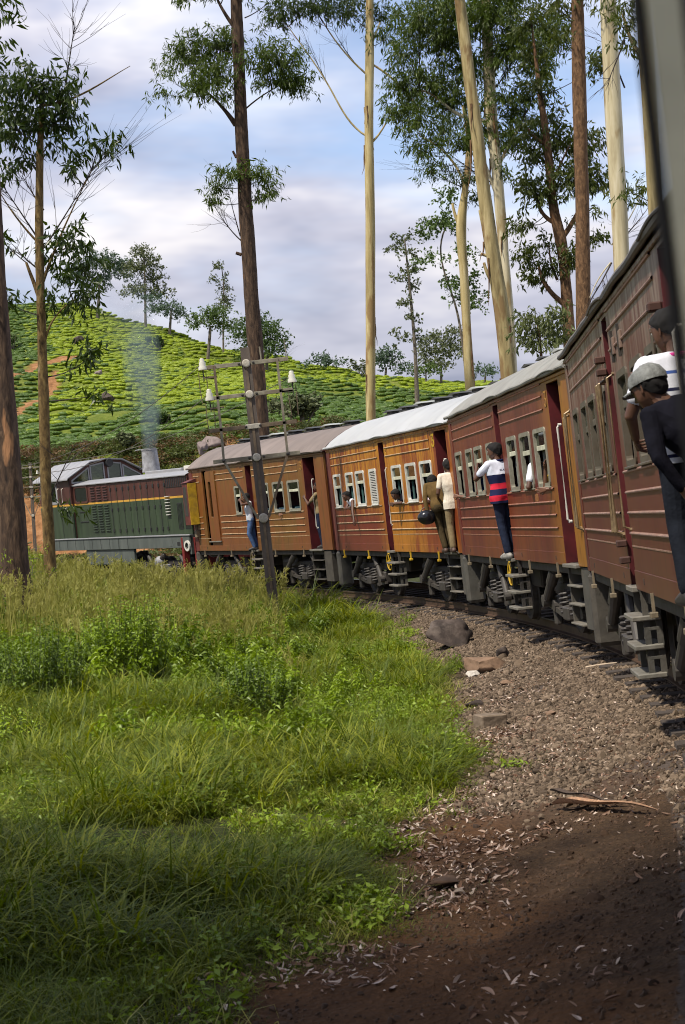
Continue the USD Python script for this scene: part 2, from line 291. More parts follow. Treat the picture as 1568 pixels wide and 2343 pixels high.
def leaf_soup(c, n, rad, size, rng, flat=.5, wid=.5):
    """n small folded leaves scattered in an ellipsoid."""
    d = rng.normal(size=(n, 3)); d /= np.linalg.norm(d, axis=1, keepdims=True); p = d*(rng.random((n, 1))**.4)*np.asarray(rad)+np.asarray(c)
    ax = rng.normal(size=(n, 3)); ax[:, 2] *= flat; ax += d*.6; ax /= np.linalg.norm(ax, axis=1, keepdims=True)
    sd = np.cross(ax, rng.normal(size=(n, 3))); sd /= np.linalg.norm(sd, axis=1, keepdims=True); s = size*(.6+.8*rng.random((n, 1)))
    V = np.stack([p-ax*s*.5, p+sd*s*wid*.5, p+ax*s*.5, p-sd*s*wid*.5], 1).reshape(-1, 3); i = np.arange(n)[:, None]*4
    return V, np.vstack([i+np.array([[0, 1, 2]]), i+np.array([[0, 2, 3]])])
def tea_proto(rng):
    core = ball((0, 0, .26), 1, 2, (.44, .44, .34)); v = core[0]; v = v*(1+.3*(meshkit.fbm(v*4+rng.random()*9, 3, 2)-.5))[:, None]
    v[:, 2] = np.minimum(v[:, 2], .52+.05*rng.random(len(v)))
    return cat((v, core[1]), leaf_soup((0, 0, .40), 90, (.50, .50, .22), .15, rng))
tg = leafmat('tea_leaf_shaded', [(0, (.055, .098, .012)), (.5, (.115, .185, .020)), (1, (.18, .25, .03))], .2)  # darker copy of the tea leaf: cloud shade painted into its green
tf = leafmat('tea_leaf_sunlit', [(0, (.19, .25, .010)), (.5, (.33, .40, .014)), (1, (.47, .52, .035))], .25)  # brighter copy of the same leaf: patches of sun painted in
rng = np.random.default_rng(41)
tp = [tea_proto(rng) for _ in range(4)]
# rows follow the contours: lines of equal distance up the slope, pushed about by the lie of the land
rows = []
for q in np.arange(5, 200, 1.35):
    az = np.arange(-.27, .14, .60/(104+q)); az = az+rng.normal(0, .0012, len(az)); f = np.interp(az, AZ, D_FOOT)
    y = f+q+3.2*np.sin(az*26+q*.06)+rng.normal(0, .10, len(az)); rows.append(np.stack([az*y, y], 1))
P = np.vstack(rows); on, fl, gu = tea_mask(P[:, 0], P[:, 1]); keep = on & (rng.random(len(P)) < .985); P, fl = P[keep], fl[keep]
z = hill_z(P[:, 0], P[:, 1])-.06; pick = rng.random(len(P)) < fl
for nm, mk, m_, lb in (('tea_bushes', ~pick, tg, 'rows of tea bushes with cloud shade put into their dark green leaves'), ('young_tea_bushes', pick, tf, 'rows of tea bushes high on the hill with sunlight put into their yellow green')):
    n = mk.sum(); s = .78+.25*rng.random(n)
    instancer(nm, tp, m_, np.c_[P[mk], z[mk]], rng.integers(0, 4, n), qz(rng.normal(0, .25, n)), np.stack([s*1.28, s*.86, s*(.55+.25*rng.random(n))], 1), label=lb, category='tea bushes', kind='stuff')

# ---------------------------------------------------------------- track
stee = mat('rail_steel', (.075, .045, .030), .55, .35, 9, metal=.3, dirt=(.05, .03, .02)); shiny = mat('rail_head', (.42, .40, .38), .28, .1, 9, metal=1.)
wood = mat('sleeper_wood', (.055, .042, .034), .9, .35, 12, stretch=(1, 6, 6), bump=.5)
iron = mat('dark_iron', (.030, .026, .023), .7, .4, 7, bump=.3, dirt=(.075, .055, .04))
track = xf('railway_track', label='curved railway line under the train with dark sleepers and two worn rails', category='railway track')
th0, th1 = math.atan2(4-CY, 50), math.atan2(66-CY, 40)
def zc(r): return .10+(r-RT)*.071
def arcpt(th, r, z): return np.stack([CX+np.cos(th)*r, CY+np.sin(th)*r, z+0*np.asarray(th)], -1)
for s in (-1, 1):
    r0 = RT+s*.87; prof = np.array([[-.065, -.15], [.065, -.15], [.065, -.135], [.012, -.12], [.012, -.035], [.034, -.03], [.034, -.004], [-.034, -.004], [-.034, -.03], [-.012, -.035], [-.012, -.12], [-.065, -.135]])
    ths = np.linspace(th0, th1, 150); z0 = zc(r0); V = np.concatenate([arcpt(ths, r0+a, z0+b)[:, None] for a, b in prof], 1); n, k = V.shape[:2]
    i = np.arange(n-1)[:, None]*k; j = np.arange(k)[None]; jj = (j+1) % k; F = np.stack([i+j, i+k+j, i+k+jj, i+jj], -1).reshape(-1, 4)
    rl = obj('rail', (V.reshape(-1, 3), F), stee, track)
    V = np.concatenate([arcpt(ths, r0+a, z0+b)[:, None] for a, b in ((-.032, -.004), (-.024, .001), (.024, .001), (.032, -.004))], 1); k = 4
    i = np.arange(n-1)[:, None]*k; j = np.arange(3)[None]; F = np.stack([i+j, i+k+j, i+k+j+1, i+j+1], -1).reshape(-1, 4); obj('running_surface', (V.reshape(-1, 3), F), shiny, rl)
for th in np.arange(th0, th1, .66/RT):
    c = arcpt(th, RT, .10); er = np.array([math.cos(th), math.sin(th), .071]); et = np.array([-math.sin(th), math.cos(th), 0]); j = RNG.normal(0, .02, 3)
    v = np.array([[a, b, d] for d in (-.29, -.152) for b in (-.12, .12) for a in (-1.36+j[0], 1.36+j[1])]); obj('sleeper', (c+v[:, :1]*er+v[:, 1:2]*et+v[:, 2:]*np.array([0, 0, 1.]), _bf), wood, track)

# ---------------------------------------------------------------- ballast stones
def stone(rng, sub=1, sc=(1, .8, .6), rough=.5):
    s = trimesh.creation.icosphere(sub, 1.); v = s.vertices*np.asarray(sc); v = v*(1+rough*(meshkit.fbm(s.vertices*1.3+rng.random(3)*30, 2, 4)-.5))[:, None]
    for _ in range(5):                                   # broken faces
        n = nrm(rng.normal(size=3)); h = .62*rng.uniform(.75, 1.1); d = v@n; v = v-np.maximum(d-h*.8, 0)[:, None]*n
    return v, s.faces
rng = np.random.default_rng(51)
sm = usdkit.material(stage, L+'ballast_stone', {"oi": ("object_info", {}), "g": ("geometry", {}), "n": ("noise_texture", {"scale": 30., "detail": 4.}), "a": ("math", {"math_type": "multiply_add", "value2": .75, "value3": 0.}), "b": ("math", {"math_type": "multiply", "value2": .35}),
    "r": ("rgb_ramp", {"ramp": [(.12, (.034, .024, .016)), (.45, (.090, .064, .043)), (.75, (.145, .105, .072)), (.95, (.21, .155, .11)), (1, (.50, .43, .36))]}), "p": ("principled_bsdf", {"roughness": .9, "specular_ior_level": .2})},
    [("g.position", "n.vector"), ("oi.random", "a.value1"), ("n.fac", "b.value1"), ("b.value", "a.value3"), ("a.value", "r.fac"), ("r.color", "p.base_color")], surface="p.BSDF")
n = 330000; y = rng.uniform(8.5, 42, n); th = None
r = RI-rng.uniform(-.75, 2.7, n); x = CX+np.sqrt(np.maximum(r*r-(y-CY)**2, 0)); t = RI-r
fb = (meshkit.fbm(np.stack([x*.9, y*.9, 0*x], -1), 3, 12)-.5)*1.2
dens = ss(2.5, 1.5, t+fb)*ss(11., 13.2, y+(meshkit.fbm(np.stack([x*.8, y*.8, 0*x], -1), 2, 14)-.5)*2+(t < .7)*6)*np.interp(y, [8, 20, 30, 42], [1, .75, .5, .4])
patch = ss(.60, .68, meshkit.fbm(np.stack([x*.45, y*.45, 0*x], -1), 3, 15)); dens *= 1-.85*patch; dens *= np.where(x < grass_edge(y)-.2, .1, 1)
k = rng.random(n) < dens; x, y = x[k], y[k]; n = len(x); s = np.exp(rng.normal(math.log(.0175), .36, n))
instancer('ballast', [stone(rng) for _ in range(7)], sm, np.c_[x, y, ground_z(x, y)+s*.15], rng.integers(0, 7, n), qrand(n, rng), s, label='grey brown crushed stone ballast along the inner rail', category='ballast', kind='stuff')
# ---------------------------------------------------------------- the train
ZB, YS, LC = 1.05, 1.40, 9.13                    # body bottom above the rail, half width, length of a coach
CANT = .071
def coach_frame(x, y, th):
    """Coach axes: s backwards-to-forwards, outwards to the left, up; the origin on the track's centre line under the near end."""
    es = np.array([-math.sin(th), math.cos(th), 0]); n = np.array([-math.cos(th), -math.sin(th), 0]); c, s = math.cos(CANT), math.sin(CANT)
    o = n*c-np.array([0, 0, s]); u = n*s+np.array([0, 0, c]); B = np.array([x, y, 1.0525])
    M = np.eye(4); M[0, :3], M[1, :3], M[2, :3], M[3, :3] = es, o, u, B-YS*o-ZB*u; return M
POSE = {1: (-.271, 38.425, .4594), 2: (2.255, 28.766, .2682), 3: (2.905, 18.826, .0894), 4: (2.127, 8.739, -.0674), 0: (-4.78, 47.377, .62)}
POSE[5] = (2.14+9.13*math.sin(-.25), 7.80-9.13*math.cos(.25), -.25)
def paint(name, a, b, hi=None, grey=None, streak=.5, patch=None):
    """Weathered coach paint: two tones in upright streaks, rusty runs, paler streaks on the upper part."""
    n = {"tc": ("texture_coordinate", {}), "mp": ("mapping", {"scale": (1., 1., .10)}), "mb": ("mapping", {"scale": (.35, .35, .5), "location": (hash_(name), 0, 0)}), "n": ("noise_texture", {"scale": 5.5, "detail": 6., "roughness": .62}), "nb": ("noise_texture", {"scale": 1.1, "detail": 3.}),
         "mxn": ("mix_float", {"fac": .45}), "r": ("rgb_ramp", {"ramp": [(.34, mul(a, .78)), (.46, a), (.55, b), (.68, mul(b, 1.22))]}), "sep": ("separate_xyz", {}), "up": ("map_range", {"from_min": ZB+1.1, "from_max": ZB+2.2, "to_min": 0., "to_max": 1., "clamp": True}),
         "n2": ("noise_texture", {"scale": 11., "detail": 4., "roughness": .6}), "st": ("map_range", {"from_min": .44, "from_max": .62, "to_min": 0., "to_max": streak, "clamp": True}), "sm": ("math", {"math_type": "multiply"}),
         "m2": ("mix", {"color2": hi or mul(b, 1.3)}), "n3": ("noise_texture", {"scale": 14., "detail": 5., "roughness": .7}), "rs": ("map_range", {"from_min": .54, "from_max": .68, "to_min": 0., "to_max": .65, "clamp": True}), "m3": ("mix", {"color2": grey or (.10, .035, .018)}),
         "lo": ("map_range", {"from_min": ZB+.45, "from_max": ZB-.05, "to_min": 0., "to_max": .45, "clamp": True}), "n4": ("noise_texture", {"scale": 6., "detail": 4.}), "lm": ("math", {"math_type": "multiply"}), "m4": ("mix", {"color2": (.10, .065, .045)}),
         "bb": ("noise_texture", {"scale": 2.2, "detail": 2.}), "b": ("bump", {"strength": .3, "distance": .02}), "p": ("principled_bsdf", {"roughness": .42, "specular_ior_level": .45})}
    l = [("tc.object", "mp.vector"), ("tc.object", "mb.vector"), ("tc.object", "sep.vector"), ("mp.vector", "n.vector"), ("mb.vector", "nb.vector"), ("mp.vector", "n2.vector"), ("mp.vector", "n3.vector"), ("mb.vector", "bb.vector"), ("mb.vector", "n4.vector"),
         ("nb.fac", "mxn.a"), ("n.fac", "mxn.b"), ("mxn.result", "r.fac"), ("sep.z", "up.value"), ("n2.fac", "st.value"), ("st.result", "sm.value1"), ("up.result", "sm.value2"), ("sm.value", "m2.fac"), ("r.color", "m2.color1"),
         ("n3.fac", "rs.value"), ("rs.result", "m3.fac"), ("m2.color", "m3.color1"), ("sep.z", "lo.value"), ("lo.result", "lm.value1"), ("n4.fac", "lm.value2"), ("lm.value", "m4.fac"), ("m3.color", "m4.color1"), ("m4.color", "p.base_color"), ("bb.fac", "b.height"), ("b.normal", "p.normal")]
    if patch:                                            # a part of the side in another coat: (colour, s from, s to, z from, z to)
        c_, s0, s1, z0, z1 = patch; n.update({"ps": ("map_range", {"from_min": s0, "from_max": s1, "clamp": True}), "pz": ("map_range", {"from_min": ZB+z0, "from_max": ZB+z1, "clamp": True}), "pw": ("math", {"math_type": "multiply_add", "value2": .9, "value3": -.45}), "px": ("math", {"math_type": "add"}), "pm": ("math", {"math_type": "multiply"}), "m5": ("mix", {"color2": c_})})
        l.remove(("r.color", "m2.color1")); l += [("sep.x", "ps.value"), ("n.fac", "pw.value1"), ("sep.z", "px.value1"), ("pw.value", "px.value2"), ("px.value", "pz.value"), ("ps.result", "pm.value1"), ("pz.result", "pm.value2"), ("pm.value", "m5.fac"), ("r.color", "m5.color1"), ("m5.color", "m2.color1")]
    return usdkit.material(stage, L+name, n, l, surface="p.BSDF")
def hash_(s): return sum(ord(c)*(i+1) for i, c in enumerate(s)) % 97*.37
maroon = mat('maroon_paint', (.075, .010, .012), .5, .3, 4, dirt=(.03, .008, .008)); maroon2 = mat('dull_maroon_paint', (.10, .022, .016), .55, .3, 4, dirt=(.04, .015, .012))
darkin = mat('coach_lining', (.030, .026, .020), .8, .2, 3); floorm = mat('coach_floor', (.04, .03, .025), .8, .2, 3); seatm = mat('seat_cloth', (.02, .045, .06), .8, .2, 5)
alu = mat('window_white_metal', (.52, .52, .48), .4, .12, 9, dirt=(.3, .27, .22), damt=.6); alug = mat('window_grey_metal', (.21, .20, .155), .5, .2, 9, dirt=(.10, .08, .06)); alub = mat('window_brown_metal', (.080, .068, .050), .5, .2, 9, dirt=(.08, .05, .03))
creamp = mat('cream_sash', (.50, .50, .38), .5, .15, 9, dirt=(.25, .22, .15)); wht = mat('white_rail_paint', (.52, .50, .45), .4, .1, 12, dirt=(.45, .36, .25)); brass = mat('brown_rail_metal', (.20, .14, .075), .38, .3, 14, metal=.25, dirt=(.08, .05, .03))
yel = mat('yellow_paint', (.42, .26, .015), .5, .25, 8, dirt=(.16, .10, .03)); stepg = mat('step_plate_grey', (.058, .054, .045), .7, .25, 6, dirt=(.08, .065, .05), damt=.7, bump=.2); stepd = mat('step_plate_dark', (.050, .043, .034), .75, .3, 6, dirt=(.035, .03, .025), damt=.7, bump=.2)
tread = mat('worn_tread', (.13, .12, .10), .6, .25, 12, dirt=(.15, .12, .09)); hookm = mat('rusty_hook', (.16, .125, .08), .6, .3, 10, dirt=(.08, .05, .03))
damp = mat('damper_tube', (.042, .036, .031), .6, .25, 9, dirt=(.04, .035, .03)); glass = glassmat('window_glass'); curt = mat('curtain_teal', (.030, .075, .070), .85, .4, 9, stretch=(3, 3, .3)); curtg = mat('curtain_grey', (.13, .14, .13), .85, .45, 12, stretch=(3, 3, 1))
brkt = mat('bracket_rust', (.055, .022, .015), .7, .3, 9)
bellow = mat('gangway_rubber', (.02, .02, .02), .85, .3, 9)
ROOFS = {'brown': mat('roof_brown', (.17, .135, .115), .6, .18, 1.2, stretch=(1, .4, .4), dirt=(.08, .06, .05), damt=.55), 'white': mat('roof_white', (.36, .365, .365), .45, .08, 1.1, dirt=(.42, .42, .38), damt=.35), 'grey': mat('roof_grey', (.23, .225, .20), .6, .15, 1.6, dirt=(.20, .18, .15), damt=.6), 'dark': mat('roof_dark_grey', (.115, .105, .095), .6, .2, 2, dirt=(.14, .12, .11), damt=.6)}
ventm = mat('roof_vent_metal', (.045, .045, .043), .6, .3, 5); ventl = mat('roof_vent_pale', (.30, .31, .29), .5, .2, 5)
def roof_arc(n=13, y1=YS+.045, crown=.60, base=2.40):
    a = np.linspace(0, math.pi, n); u = np.linspace(1, -1, n); u = np.sign(u)*np.abs(u)**.75; return np.stack([y1*u, base+(crown-.035)*(1-u*u)+.035*np.minimum(1, (1-np.abs(u))*24)], 1)
def sweep_x(prof, xs, close=False):
    xs = np.asarray(xs, float); k = len(prof); V = np.concatenate([np.stack([np.full(k, x), prof[:, 0], prof[:, 1]+ZB], 1) for x in xs]); i = np.arange(len(xs)-1)[:, None]*k; j = np.arange(k if close else k-1)[None]; jn = (j+1) % k
    F = np.stack([i+j, i+jn, i+k+jn, i+k+j], -1).reshape(-1, 4); return V, np.vstack([F[:, [0, 1, 2]], F[:, [0, 2, 3]]])
def b_(s0, s1, y0, y1, z0, z1, c=.008): return rbx(s0, s1, y0, y1, z0+ZB, z1+ZB, c)
def ppl(poly, th, y): v, f = plate(poly, th, y); v = v+np.array([0, 0, ZB]); return v, f

def make_bogie(root, sc, far=False):
    """A bogie: two wheelsets, side frames, axle boxes, springs, a slanting damper and brake gear; local to the coach, rail at z = 0."""
    bg = xf('bogie', None, root); R_ = .41
    for dx in (-.85, .85):
        for sy in (-1, 1):
            obj('wheel', lathe([(0, -.06), (R_-.05, -.06), (R_-.04, -.045), (R_-.12, -.03), (.16, -.01), (.16, .03), (R_-.10, .02), (R_-.05, .055), (R_, .05), (R_, -.035), (R_+.03, -.05), (R_+.03, -.065), (0, -.066)], 24, 'y', (sc+dx, sy*.87, R_+.01)), iron, bg)
        obj('axle', cyl((sc+dx, -.85, R_), (sc+dx, .85, R_), .07, 10), iron, bg)
        for sy in (-1, 1):
            obj('axle_box', cat(rbx(sc+dx-.12, sc+dx+.12, sy*1.0, sy*1.2, R_-.10, R_+.16, .03), cyl((sc+dx, sy*1.2, R_+.02), (sc+dx, sy*1.26, R_+.02), .085, 12)), damp, bg)
    for sy in (-1, 1):
        fr = cat(rbx(sc-1.15, sc+1.15, sy*1.04, sy*1.14, .60, .74, .02), rbx(sc-.45, sc+.45, sy*1.03, sy*1.15, .36, .60, .03), rbx(sc-1.05, sc-.62, sy*1.05, sy*1.13, .74, .84, .02), rbx(sc+.62, sc+1.05, sy*1.05, sy*1.13, .74, .84, .02)); obj('side_frame', fr, iron, bg)
        if sy > 0:
            for dx in (-.27, .27):
                a = np.linspace(0, 2*math.pi*5, 60); obj('spring', tube(np.stack([sc+dx+.085*np.cos(a), 1.2+.085*np.sin(a), .36+a/a[-1]*.30], 1), .018, 5), damp, bg)
            p, q = np.array([sc+1.05, 1.30, .50]), np.array([sc+.50, 1.26, .93]); d = q-p
            obj('damper', cat(cyl(p, p+d*.62, .062, 12), cyl(p+d*.58, q, .078, 12), cyl(p-[.0, .06, 0], p+[0, .06, 0], .085, 12), ball(q, .06, 1)), damp, bg)
            p, q = np.array([sc-.95, 1.26, .42]), np.array([sc-.50, 1.24, .90]); d = q-p
            obj('damper', cat(cyl(p, p+d*.62, .05, 12), cyl(p+d*.58, q, .065, 12), cyl(p-[.0, .05, 0], p+[0, .05, 0], .07, 12)), damp, bg)
            obj('brake_gear', cat(bar((sc+.3, 1.2, .30), (sc+1.12, 1.24, .44), .05, .07), bar((sc-1.1, 1.2, .34), (sc-.4, 1.2, .28), .04, .06), rbx(sc-.15, sc+.15, 1.16, 1.30, .28, .46, .02), rbx(sc+.86, sc+1.0, 1.14, 1.24, .16, .40, .02), cyl((sc-.6, 1.22, .25), (sc-.6, 1.22, .60), .03, 8)), damp, bg)
    return bg

WIN = [(8.12, 8.73), (7.07, 7.67), (6.18, 6.85), (5.26, 5.76), (3.47, 4.11), (2.52, 3.18), (1.55, 2.25)]
def make_coach(k, label, pnt, roof, wmat, windows=WIN, ribm=None, opts=()):
    root = xf('passenger_coach', coach_frame(*POSE[k]), label=label, category='railway coach', group='red and orange coaches of the train')
    doors = [(.56, 1.21), (4.52, 4.91)]; HI = 2.41
    if 'guard' in opts: doors.append((7.80, 8.12))
    wall = sbox(0, 0, LC, HI); cut = None
    for a, b in doors: wall = wall.difference(sbox(a, -.1, b, 2.30))
    holes = [rrect(a, b, 1.02, 1.77, .055) for a, b in windows]
    for h in holes: wall = wall.difference(h)
    near = wall
    if 'guard' in opts: near = near.difference(rrect(7.42, 7.62, .95, 1.98, .05))
    for g in getattr(near, 'geoms', [near]): obj('side_panel', ppl(g, .05, YS), pnt, root)
    for g in getattr(wall, 'geoms', [wall]): obj('far_side_panel', ppl(g, .05, -YS+.05), pnt, root)
    # seams, beading and posts
    for a, b in ((1.29, 4.50), (4.93, 8.84)):
        if 'guard' in opts and a > 4: segs = ((4.93, 7.30), (8.22, 8.80))
        else: segs = ((a, b),)
        for z in (2.33, 2.17, 2.00, .98, .81, .64, .47):
            for c, d in segs:
                if z < 1 and 'guard' in opts and c == 4.93: d = 7.0
                cc, dd = (c+.25 if z > 1.9 and c < 4 else c+.12), d-.02
                prof = np.array([[YS, z-.014], [YS+.013, z-.009], [YS+.017, z], [YS+.011, z+.010], [YS, z+.013]]); obj('rib', cat(sweep_x(prof, np.linspace(cc, dd, 6))), ribm or pnt, root)
        obj('seam_strip', b_(a-.05, b, YS, YS+.004, .355, .368, .001), ribm or pnt, root); obj('skirt_plate', b_(a-.06, b+.02, YS, YS+.006, .0, .16, .002), pnt, root)
        for s in (a+.42, b-.6): obj('drain_slot', b_(s, s+.03, YS+.006, YS+.010, .06, .11, .001), iron, root)
    obj('end_post', b_(LC-.26, LC-.002, YS, YS+.012, 0, 2.30, .004), maroon2 if k in (1, 2) else pnt, root)
    # ends, floor, inside
    for s0, s1 in ((.004, .05), (LC-.05, LC-.004)):
        e = [b_(s0, s1, -YS+.06, -.5, .0, 2.9, .004), b_(s0, s1, .5, YS-.06, .0, 2.42, .004), b_(s0, s1, -.5, .5, 2.0, 2.9, .004)]; obj('end_wall', cat(*e), maroon2, root)
    for s0, s1 in ((-.40, 0), (LC, LC+.40)):
        obj('gangway_bellows', cat(*[b_(s0+(s1-s0)*j/5, s0+(s1-s0)*(j+.75)/5, y0, y1, .1, 2.1, .02) for j in range(5) for y0, y1 in ((-.55, -.47), (.47, .55))]+[b_(s0, s1, -.55, .55, 2.05, 2.13, .02), b_(s0, s1, -.4, .4, -.1, .02, .02)]), bellow, root)
        obj('coupler', cat(cyl(((s0+s1)/2-.2, 0, .95), ((s0+s1)/2+.2, 0, .95), .07, 10), *[cyl((s0, y, .98), (s0+(s1-s0)*.85, y, .98), .09, 12) for y in (-.85, .85)]), iron, root)
    obj('floor', b_(.05, LC-.05, -YS+.06, YS-.06, -.06, .02, .004), floorm, root); obj('ceiling', b_(.06, LC-.06, -YS+.07, YS-.07, 2.42, 2.44, .004), darkin, root)
    obj('underframe', cat(b_(.05, LC-.05, YS-.14, YS-.05, -.12, -.0, .01), b_(.05, LC-.05, -YS+.05, -YS+.14, -.12, 0, .01), b_(3.1, 4.1, -.9, .95, -.55, -.12, .03), b_(5.2, 6.0, -.7, .9, -.50, -.12, .03), cyl((3.6, 1.0, ZB-.34), (2.7, 1.0, ZB-.34), .14, 12)), iron, root)
    for s in (1.30, 4.42, 5.00, 8.84): obj('partition', b_(s-.015, s+.015, -YS+.06, YS-.30 if s not in (1.3, 8.84) else YS-.06, .02, 2.42, .004), maroon if s < 1.4 or 4 < s < 5.1 else darkin, root)
    for a, b in doors[:2]:
        obj('door_jamb', cat(b_(b-.004, b+.014, YS-.34, YS-.001, .02, 2.299, .003), b_(a-.014, a+.004, YS-.34, YS-.001, .02, 2.299, .003)), maroon, root)
        obj('door_sill', b_(a-.03, b+.03, YS-.30, YS+.05, -.025, .02, .006), tread, root)
    d = obj('door', b_(.60, 1.24, YS-.38, YS-.34, .02, 2.30, .006), maroon, root); obj('door_window', b_(.75, 1.10, YS-.345, YS-.337, 1.25, 1.85, .002), darkin, d)
    obj('door', b_(4.50, 4.93, YS-.19, YS-.15, .02, 2.30, .006), maroon if k != 4 else maroon2, root)
    for s in ((1.9, 2.9, 3.9) if 1 else ())+(() if 'guard' in opts else (5.6, 6.5, 7.4, 8.2)):
        st = obj('bench', rbx(s-.22, s+.22, .25, YS-.08, ZB+.38, ZB+.48, .03), seatm, root); obj('bench_back', rbx(s+.18, s+.26, .25, YS-.08, ZB+.44, ZB+1.10, .03), seatm, st)
    # windows
    for i, (a, b) in enumerate(windows):
        fr = rrect(a-.012, b+.012, 1.008, 1.782, .06).difference(rrect(a+.045, b-.045, 1.06, 1.725, .04)); w = obj('window', ppl(fr, .055, YS+.016), wmat, root)
        obj('sill', b_(a-.01, b+.01, YS, YS+.035, .992, 1.012, .004), wmat, w)
        if (k, i) == (2, 3):
            obj('shutter', cat(*[(lambda m: (m[0], m[1]))(bar((a+.05, YS-.012, ZB+z), (b-.05, YS-.012, ZB+z), .045, .012, up=(0, .55, 1))) for z in np.arange(1.08, 1.72, .036)]), wht, w); continue
        zs = {1: 1.53, 2: 1.50, 3: 1.52, 4: 1.50, 5: 1.5}[k]+((i*37) % 5-2)*.012
        if k == 4 and i == 6: zs = 1.35
        obj('sash_bar', b_(a+.045, b-.045, YS-.030, YS-.008, zs-.03, zs+.035, .005), creamp if k in (1, 2, 3) else wmat, w)
        obj('pane', b_(a+.045, b-.045, YS-.022, YS-.017, zs+.035, 1.725, .001), glass, w)
        if k not in (1, 4):
            for c0, c1 in ((a+.05, a+.05+.30*(b-a)), (b-.05-.16*(b-a), b-.05)):
                xs = np.linspace(c0, c1, 13); prof = [(x, YS-.09+.018*math.sin((x-c0)*120)) for x in xs]; V = np.array([(x, y, ZB+z) for z in (1.0, 1.74) for x, y in prof]); F = np.array([[j, j+1, 14+j, 13+j] for j in range(12)])
                obj('curtain', cat((V, F), (V+[0, -.006, 0], F[:, ::-1])), curt if k in (2, 5) else curtg, w)
    # roof
    arc = roof_arc(); xs = np.linspace(-.06, LC+.06, 24); rm = ROOFS[roof]
    shell = sweep_x(arc, xs); capv = []
    for x in (-.06, LC+.06):
        c = np.vstack([np.stack([np.full(len(arc), x), arc[:, 0], arc[:, 1]+ZB], 1), [[x, 0, ZB+2.40]]]); n = len(arc); fc = np.array([[i, i+1, n] for i in range(n-1)]); capv.append((c, fc if x < 0 else fc[:, ::-1]))
    rf = obj('roof', shell, rm, root, smooth=50)
    for cp in capv: obj('roof_end', cp, maroon2 if k in (1, 3) else rm, rf)
    pts = np.array([(s, YS+.045+.004*math.sin(s*3.1+k), ZB+2.415+.004*math.sin(s*4.3)) for s in np.linspace(-.05, LC+.05, 60)]); obj('gutter', tube(pts, [.030+.0025*math.sin(i*.9+k) for i in range(60)], 8), rm, root)
    obj('cornice', b_(0, LC, YS-.002, YS+.022, 2.335, 2.375, .006), pnt, root)
    sarc = roof_arc(13, YS+.047, .604)
    for s in np.arange(.45, LC, .82): obj('roof_seam', cat(sweep_x(sarc, (s, s+.035)), sweep_x(sarc-np.array([0, .012]), (s+.035, s+.0351))), rm, rf)
    for s in (.9, 4.7):
        t = np.linspace(-.55, .55, 12); obj('drip_strip', tube(np.stack([s+t, np.full(12, YS+.080), ZB+2.405+.030*np.cos(t/.55*1.5)], 1), .012, 6), rm, rf)
    for j, s in enumerate(np.arange(1.0, LC-.4, 1.15)):
        v = obj('roof_vent', cat(b_(s-.26, s+.26, -.17, .17, 2.985, 3.03, .01), b_(s-.20, s+.20, -.12, .12, 3.03, 3.075, .01)), ventm, rf); P = np.array([[s-.30, y, ZB+3.075] for y in (-.2, .2)]+[[s+.30, y, ZB+3.075] for y in (-.2, .2)]+[[s, y, ZB+3.12] for y in (-.2, .2)]); h = m3.Manifold.hull_points(P).to_mesh(); obj('vent_cowl', (np.array(h.vert_properties[:, :3]), np.array(h.tri_verts)), ventl if j % 3 == 1 else ventm, v)
    # steps, rails, wheels and small ironwork
    sd = stepg if k in (2, 3) else stepd
    for z in (-.235, -.475, -.71): obj('step', rbx(4.28, 4.88, YS-.14, YS+.10, ZB+z-.02, ZB+z+.022, .008), tread, root)
    for s in (4.32, 4.84): obj('step_hanger', cat(*[bar((s, y, ZB), (s, y, ZB-.74), .022, .05, up=(0, 1, 0)) for y in (YS-.12, YS-.02)], *[b_(s-.012, s+.012, YS-.12, YS-.02, z, z+.03, .004) for z in (-.10, -.34, -.58)]), iron if k in (1, 3) else stepg, root)
    lad = obj('end_steps', cat(b_(.16, .57, YS-.26, YS-.02, -.78, -.02, .012), b_(.57, 1.25, YS-.30, YS-.27, -.74, -.02, .006), b_(1.22, 1.26, YS-.29, YS-.02, -.74, -.02, .006)), sd, root)
    for z in (-.02, -.26, -.49, -.735): obj('step', b_(.57, 1.23, YS-.27, YS+.02, z-.012, z+.012, .005), tread if k in (2, 3) else sd, lad)
    obj('end_plate', b_(LC-.14, LC+.10, YS-.30, YS+.02, -.86, -.02, .05), sd, root)
    for s in (1.64, 3.40, 6.43, 8.44): obj('lamp_bracket', cat(bar((s, YS+.02, ZB+.02), (s, YS+.02, ZB-.13), .035, .022, up=(0, 1, 0)), b_(s-.045, s+.045, YS-.01, YS+.05, -.17, -.125, .006)), yel if k == 2 else hookm, root)
    if k in (1, 2, 3):
        hw = obj('hand_brake_wheel', cat(*(tube([(5.02+.175*math.cos(a), YS-.01, ZB-.22+.175*math.sin(a)) for a in np.linspace(0, 2*math.pi, 25)], .014, 6), cyl((5.02, YS-.06, ZB-.22), (5.02, YS+.02, ZB-.22), .03, 10), *[bar((5.02, YS-.01, ZB-.22), (5.02+.17*math.cos(a), YS-.01, ZB-.22+.17*math.sin(a)), .016) for a in np.arange(0, 6.2, 6.283/5)])), yel if k != 1 else hookm, root)
    def rail(s, z0, z1, y, m, r=.016):
        obj('grab_rail', cat(tube([(s, YS, ZB+z0), (s, y, ZB+z0+.03), (s, y, ZB+z1-.03), (s, YS, ZB+z1)], r, 8), cyl((s, YS-.02, ZB+z0), (s, YS+.02, ZB+z0), r*1.3, 8), cyl((s, YS-.02, ZB+z1), (s, YS+.02, ZB+z1), r*1.3, 8)), m, root)
    rail(.72, .55, 1.75, YS+.03, wht, .015)
    if k == 2: rail(4.46, .56, 1.75, YS+.03, wht, .012)
